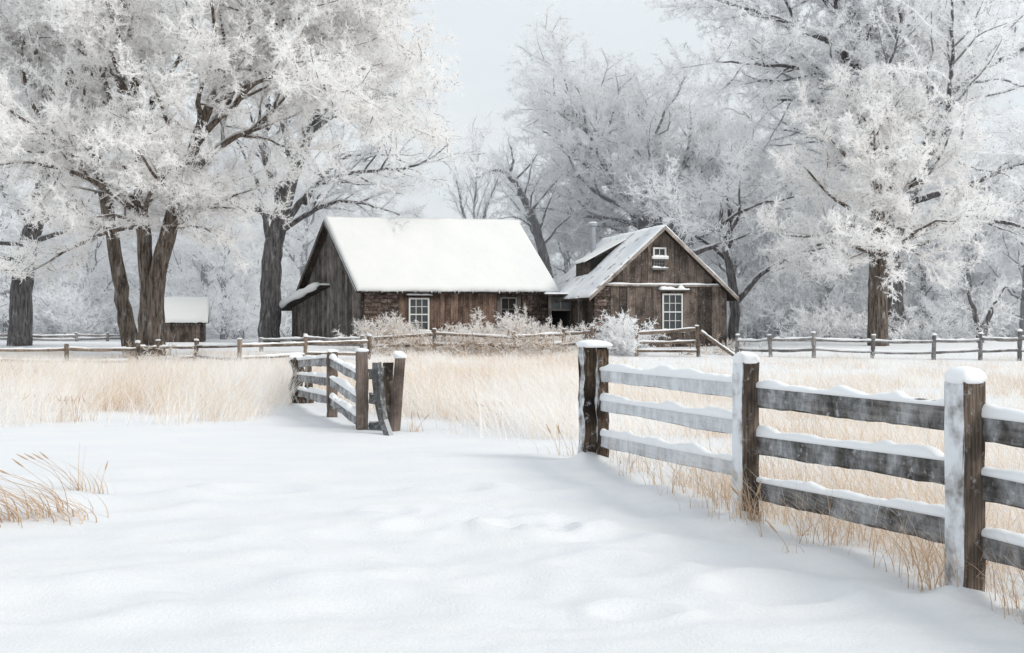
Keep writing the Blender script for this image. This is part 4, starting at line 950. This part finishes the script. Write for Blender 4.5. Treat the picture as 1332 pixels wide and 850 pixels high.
# --- woodland behind: four grown forms, copied tree by tree
protos = []
for k in range(4):
    T = Tree(30+k, dens=(1.5, 2.2), twig=(9, .6), spur=(13, .19), sw=.038, wander=.18)
    g_ = T.g; H = 10.5
    P, r = T.trunkline([[0, 0, -.3], [.1*g_.normal(), 0, 2], [.3*g_.normal(), .2*g_.normal(), 4.5], [.6*g_.normal(), .3, 7.5], [.9*g_.normal(), .3, H]], [.3, .26, .2, .12, .04]); T.add(P[len(P)//2:], r[len(P)//2:], 1)
    for j in range(17):
        z_ = 1.0+7.5*(j/17)**1.0; i = int(np.argmin(abs(P[:, 2]-z_)))
        T.limb(P[i], az_el(j*137.5+g_.random()*30, 15+45*(j/17)+g_.normal()*6), (4.6-2.2*abs(j/17-.3))*g_.uniform(.8, 1.2), .07+.03*g_.random(), 1)
    protos.append((T.wood().mesh('trunk', smooth=True), T.rime().mesh('crown')))
    protos[-1][0].materials.append(M['bark_far_haze']); protos[-1][1].materials.append(M['rime_far_haze'])
wr = np.random.default_rng(77)
WOOD = [ # px, depth, scale, form
 (-140, 62, 1.15, 0), (-60, 56, 1.0, 1), (40, 66, 1.2, 2), (95, 58, .95, 3), (150, 70, 1.25, 0), (215, 64, 1.05, 1), (262, 58, .85, 2), (300, 66, 1.15, 3), (330, 74, 1.2, 1), (395, 62, .95, 0), (430, 72, .95, 2), (478, 64, .72, 3), (530, 70, .72, 1), (575, 66, .62, 0),
 (640, 72, .62, 2), (690, 62, .62, 3), (735, 60, .72, 1), (770, 66, .85, 0), (905, 68, 1.15, 2), (950, 58, .9, 3), (985, 66, 1.1, 1), (1030, 58, .95, 0), (1065, 68, 1.2, 2), (1110, 58, 1.0, 3), (1180, 60, 1.05, 1), (1225, 66, 1.2, 0), (1262, 56, .85, 2), (1300, 64, 1.0, 3), (1345, 56, 1.0, 1), (1420, 62, 1.2, 0), (1500, 60, 1.1, 2),
 (-230, 60, 1.2, 3), (10, 52, .75, 1), (120, 53, .6, 2), (290, 53, .55, 0), (1075, 52, .6, 1), (1200, 51, .6, 3), (1330, 50, .65, 2)]
REG = [(-999, 20, 'hazy frosted woodland tree beyond the far dark trunk'), (20, 170, 'hazy frosted woodland tree between the far dark trunk and the leaning trunk'), (170, 345, 'hazy frosted woodland tree behind the small shed'),
       (345, 620, 'hazy frosted woodland tree behind the brown cabin snow roof'), (620, 860, 'hazy frosted woodland tree behind the gap between the cabins'), (860, 1060, 'hazy frosted woodland tree behind the gabled cabin'),
       (1060, 1250, 'hazy frosted woodland tree behind the cream-white tree'), (1250, 9999, 'hazy frosted woodland tree behind the end of the grey fence')]
for (px, d, s_, k) in WOOD:
    b_ = gpt(px, d); rg = next(i for i, q in enumerate(REG) if q[0] <= px < q[1])
    t = thing('woodland_tree', REG[rg][2], 'tree', b_, 'woodland trees: '+REG[rg][2][28:])
    for nm, me in zip(('trunk', 'crown'), protos[k]): link(nm, me, None, t)
    t.rotation_euler = (0, 0, wr.random()*6.28); t.scale = (s_, s_, s_*wr.uniform(.9, 1.1))

# --- thicket: undergrowth at the foot of the woodland, one uncountable mass
T = Tree(50, dens=(1.6, 2.), twig=(6, .55), spur=(6, .26), sw=.06, wander=.2)
for k in range(330):
    px = wr.uniform(-200, 1550); d = wr.uniform(51, 64)
    q = gpt(px, d)
    if px < 1000 and px > 470 and d < 52: continue
    for j in range(3):
        T.limb(q, az_el(wr.random()*360, wr.uniform(35, 80)), wr.uniform(1.5, 3.6), .04, 2, up=-.03)
mbw, mbr = T.wood(), T.rime()
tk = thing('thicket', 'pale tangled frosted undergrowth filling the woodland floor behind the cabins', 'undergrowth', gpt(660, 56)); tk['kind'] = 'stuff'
part('stems', mbw, M['bark_far_haze'], tk, smooth=True); part('twigs', mbr, M['rime_far_haze'], tk)

# ------------------------------------------------------------------ shrubs
def shrub(name, label, px, d, n, h, spread, seed, bark='bark_near', rime='rime_bush', el=(25, 85), twig=(20, .2), spur=(8, .09), sw=.018, width=0., group=None, up=-.02):
    T = Tree(seed, dens=(2.2, 3.), ratio=(.45, .45), twig=twig, spur=spur, sw=sw, min3=.2, wander=.2); b_ = gpt(px, d)
    for k in range(n):
        q = b_+[T.g.normal()*(.12+width), T.g.normal()*.25, 0]; q[2] = float(gz(q[0], q[1]))-.05
        T.limb(q, az_el(T.g.random()*360, T.g.uniform(*el))*[spread, 1, 1], h*T.g.uniform(.6, 1.15), .018, 2, up=up)
    t = thing(name, label, 'shrub', b_, group); part('stems', T.wood(), M[bark], t, smooth=True); part('twigs', T.rime(), M[rime], t)
    return t
shrub('shrub', 'round white frosted bush at the corner of the gabled cabin beside the three-rail fence', 812, 36.2, 42, 1.35, 1., 61, 'bark_mid', 'rime_mid', (20, 88), (18, .22), (8, .1), .02)
shrub('shrub', 'frosted bush against the stone corner of the brown cabin', 510, 38.3, 54, 1.2, 1.2, 62, width=.35)
shrub('shrub', 'tall frosted bush under the small dark window of the brown cabin', 683, 38.4, 60, 1.35, 1.4, 63, width=.5)
shrub('shrub', 'wide low frosted bush along the fence under the plank wall', 632, 37.6, 60, .95, 1.6, 64, width=.7)
shrub('shrub', 'frosted bush in front of the dark doorway between the cabins', 724, 37.9, 30, .7, 1.4, 65, width=.4)
shrub('shrub', 'low frosted bush below the white window of the brown cabin', 555, 38.2, 26, .75, 1.4, 66, width=.45)
shrub('bramble', 'rusty bramble tangle sprawling round the short brown post before the brown cabin', 690, 35.8, 70, 1.05, 1.6, 67, 'bark_near', 'bramble', (5, 60), (12, .22), (4, .1), .014, .7)
shrub('bramble', 'tan bramble at the fence foot under the stone corner', 520, 36.2, 52, .95, 1.5, 68, 'bark_near', 'bramble', (5, 60), (12, .2), (4, .1), .014, .5)
shrub('bramble', 'bramble heap at the fence foot beside the white window', 605, 36.0, 52, .9, 1.5, 69, 'bark_near', 'bramble', (5, 60), (12, .2), (4, .1), .014, .5)
shrub('bramble', 'frosty bramble where the grey fence meets the gabled cabin', 940, 36.4, 26, .6, 1.5, 70, 'bark_near', 'bramble', (5, 60), (12, .2), (4, .1), .014, .5)
shrub('bramble', 'frosted weeds round the foot of the big double trunk', 200, 32.5, 30, .7, 1.6, 71, 'bark_near', 'bramble', (10, 75), (14, .2), (6, .1), .016, .5)
shrub('shrub', 'dark leafless frosted shrub in the woodland edge near the far dark trunk', 60, 50, 26, 2.6, 1., 72, 'bark_mid', 'rime_mid', (40, 88), (11, .3), (7, .14), .026, .5)
shrub('shrub', 'dark frosted shrub standing before the leaning trunk at the woodland edge', 98, 49, 16, 2.4, .8, 73, 'bark_mid', 'rime_mid', (50, 88), (9, .3), (6, .14), .026, .25)
shrub('shrub', 'broad frosted shrub behind the grey fence beside the straight dark trunk', 1080, 47, 30, 1.6, 1.4, 74, 'bark_mid', 'rime_mid', (20, 80), (12, .3), (7, .14), .026, .9)
shrub('shrub', 'broad frosted shrub behind the grey fence past the straight dark trunk', 1215, 46, 30, 1.5, 1.4, 75, 'bark_mid', 'rime_mid', (20, 80), (12, .3), (7, .14), .026, .9)

# ------------------------------------------------------------------ winter haze hanging in the woodland
mb = MB(); mb.box((-160, 46.5, -3), (320, 0, 0), (0, 45, 0), (0, 0, 60))
g = G('haze'); vs_ = g.n('ShaderNodeVolumeScatter', {'Color': (.93, .955, 1., 1), 'Density': .015, 'Anisotropy': .2})
oo = g.n('ShaderNodeOutputMaterial'); g.nt.links.new(vs_.outputs[0], oo.inputs['Volume'])
o = link('haze', mb.mesh('haze'), g.m); o['kind'] = 'structure'
scene.cycles.volume_bounces = 5

# ------------------------------------------------------------------ grass
def blades(mb, X, Y, h, wd, lean, g, tone, curl=.5, nseg=3):
    """curved grass blades; lean = mean horizontal drift per unit height"""
    n = len(X); Z = gz(X, Y)-.02
    a = g.normal(size=(n, 2))*.42+np.asarray(lean)[None]; P0 = np.stack([X, Y, Z], 1)
    pts = [P0]
    for k in range(1, nseg+1):
        t = k/nseg; q = P0.copy(); q[:, :2] += a*h[:, None]*(t*(1-curl)+curl*t*t); q[:, 2] += h*(t-.28*curl*t*t*(np.abs(a).sum(1))); pts.append(q)
    th = g.random(n)*pi; S = np.stack([np.cos(th), np.sin(th), np.zeros(n)], 1)
    V = []
    for k, q in enumerate(pts):
        ww = (wd*(1-.8*(k/nseg)))[:, None]/2; V += [q-S*ww, q+S*ww]
    V = np.stack(V, 1); m = 2*(nseg+1); idx = np.arange(n)[:, None]*m
    Q = np.concatenate([np.stack([idx[:, 0]+2*k, idx[:, 0]+2*k+1, idx[:, 0]+2*k+3, idx[:, 0]+2*k+2], 1) for k in range(nseg)])
    mb.add(V.reshape(-1, 3), Q, None, np.repeat(tone, m))
gg = np.random.default_rng(99)
fpx = [-900, 0, 60, 150, 250, 330, 372, 388, 400, 440, 520, 540, 620, 740, 775, 800]
fdd = [16., 16.2, 16.6, 15.2, 15.6, 15.5, 17.5, 20.5, 21.2, 19.5, 17.0, 17.4, 15.6, 14.2, 12.2, 11.5]
fx = FENCE[:, 0]; fy = FENCE[:, 1]
def field_ok(X, Y):
    px = HX+F*X/Y
    front = np.interp(px, fpx, fdd)+1.3*fbm(X*.55, Y*.25, 31, 3)+gg.normal(size=np.shape(X))*.25-1.6*gg.random(np.shape(X))**6
    fence_x = np.interp(Y, fy[::-1], fx[::-1])+.1
    right = X > fence_x
    return np.where(px < 775, Y > front, right & (Y < 40)) & (Y < 36+.6*np.sin(X)+.8*fbm(X, Y*.4, 61, 2))
def field(name, label, n, x0, x1, y0, y1, hs, wd, mat, lean, thin=None, tone_shift=0.):
    Y = y0*(y1/y0)**(gg.random(n)**.82); X = gg.uniform(x0, x1, n)
    ok = field_ok(X, Y); cl = fbm(X*.7, Y*.7, 41, 3); ok &= gg.random(n) < np.clip(.62+.95*cl, .06, 1)
    if thin is not None: ok &= gg.random(n) < thin(X, Y)
    X, Y = X[ok], Y[ok]; cl = cl[ok]; px = HX+F*X/Y
    h = gg.uniform(hs[0]*.6, hs[1]*1.12, len(X))*(1+.35*cl)*np.interp(Y, [20, 33], [1, .5])
    tone = np.clip(gg.random(len(X))*.85+.15+.34*fbm(X*.6, Y*.6, 55, 3)+tone_shift, 0, 1)
    mb = MB(); blades(mb, X, Y, h, wd*(1+.03*Y)*gg.uniform(.7, 1.3, len(X)), lean, gg, tone)
    o = link(name, mb.mesh(name), M[mat]); tag(o, label, 'grass', kind='stuff'); return o
field('dry_grass', 'tall tan frosted grass in front of the long split-rail fence and the big double trunk', 150000, -20, -2.2, 15, 36.5, (.38, .68), .006, 'grass', (.28, 0), lambda X, Y: (HX+F*X/Y < 408)*1., .19)
field('dry_grass', 'tan frosted grass in the middle of the field between the broken fence and the board fence', 95000, -5, 3.2, 11.5, 36, (.35, .62), .006, 'grass', (-.3, .05), lambda X, Y: ((HX+F*X/Y > 400) & (HX+F*X/Y < 778))*np.where(HX+F*X/Y < 525, .55, 1.)*np.where(Y > 29, .75, 1), .13)
field('dry_grass', 'sparse tan grass poking through snow behind the board fence', 215000, .8, 19, 4.0, 36, (.2, .46), .005, 'grass', (-.22, .05), lambda X, Y: (HX+F*X/Y > 778)*np.clip(np.interp(Y, [4, 9, 14, 20, 26, 34], [1, 1, 1, .95, .8, .6]), 0, 1), .02)
# weeds at the foot of the board fence
X, Y, Hh = [], [], []
CL_ = np.sort(gg.random(17)*.93)
for k in range(190):
    t = float(np.clip(gg.choice(CL_)+gg.normal()*.018, 0, .95)) if k < 150 else gg.random()*.93; i = 1+int(t*3); f_ = t*3-(i-1); q = FENCE[i]*(1-f_)+FENCE[i+1]*f_
    q = q+np.array([.944, .33])*gg.normal(.08, .16)
    m = gg.integers(2, 9); X += list(q[0]+gg.normal(size=m)*.05); Y += list(q[1]+gg.normal(size=m)*.05); Hh += list(gg.uniform(.12, .48, m))
X, Y, Hh = map(np.array, (X, Y, Hh)); mb = MB(); blades(mb, X, Y, Hh, np.full(len(X), .0055), (-.1, -.05), gg, gg.random(len(X))*.6, .9, 5)
tag(link('dry_weeds', mb.mesh('dry_weeds'), M['grass_near']), 'thin brown weeds growing along the foot of the board fence', 'grass', kind='stuff')
def tuft(label, px, d, n, h, spread, lean, seed, wd=.007):
    g_ = np.random.default_rng(seed); b_ = gpt(px, d); X = b_[0]+g_.normal(size=n)*spread; Y = b_[1]+g_.normal(size=n)*spread*.6
    mb = MB(); blades(mb, X, Y, g_.uniform(h*.4, h, n), np.full(n, wd), lean, g_, g_.random(n)*.66, 1.1, 6)
    for k in range(n//7):        # seed heads
        a_ = np.array(lean)+g_.normal(size=2)*.25; i = g_.integers(n); q = np.array([X[i], Y[i], float(gz(X[i], Y[i]))])+[a_[0]*h*.8, a_[1]*h*.8, h*.55]
        dd = norm(np.array([a_[0], a_[1], .5]))
        b0 = np.array([X[i], Y[i], q[2]-h*.55]); mb.tube([b0, b0*.55+q*.45+[0, 0, h*.08], q, q+dd*.04], [.0025, .002, .0015, .0015], 4, .3, cap=False)
        mb.tube([q, q+dd*.05, q+dd*.12], [.004, .008, .002], 5, .3)
    o = link('grass_tuft', mb.mesh('grass_tuft', b_), M['grass_near']); o.location = [float(k) for k in b_]
    return tag(o, label, 'grass tuft')
T_ = 0
tuft('largest bent tuft of tan grass in the near snow at the frame edge', 30, 8.25, 80, .62, .24, (-1.25, 0), 1, .011)
tuft('tan grass tuft bowed over beside the largest tuft in the near snow', 92, 8.2, 34, .55, .13, (-1.35, 0), 2, .01)
tuft('small wispy grass tuft alone in the snow beyond the largest tuft', 108, 9.7, 30, .5, .1, (-.8, 0), 3, .008)
tuft('thin grass sprig with one upright seed head beside the wispy tuft', 133, 9.6, 12, .34, .04, (-.25, 0), 4, .006)
tuft('short reddish grass sprig by the foot of the broken fence leaning post', 541, 14.6, 22, .3, .06, (.05, 0), 5)
tuft('grey weed tuft on the snow side of the oldest split fence post', 742, 12.0, 26, .45, .14, (-.5, 0), 6, .005)
tuft('frosty grass clump hanging against the middle square post base', 985, 7.95, 30, .36, .05, (.1, -.3), 7)
tuft('sparse weed sprig in open snow between the board fence posts', 1037, 6.9, 9, .2, .05, (-.3, 0), 8, .004)
tuft('stray tan grass clump ahead of the middle field edge', 650, 15.6, 60, .5, .16, (-.2, 0), 9)
for k, (px, d, lb) in enumerate([(96, 16.0, 'short tan grass clump at the front edge of the big tan field'), (22, 17.0, 'pale grass clump at the outer front corner of the big tan field')]):
    tuft(lb, px, d, 70, .5, .2, (.1, 0), 20+k)
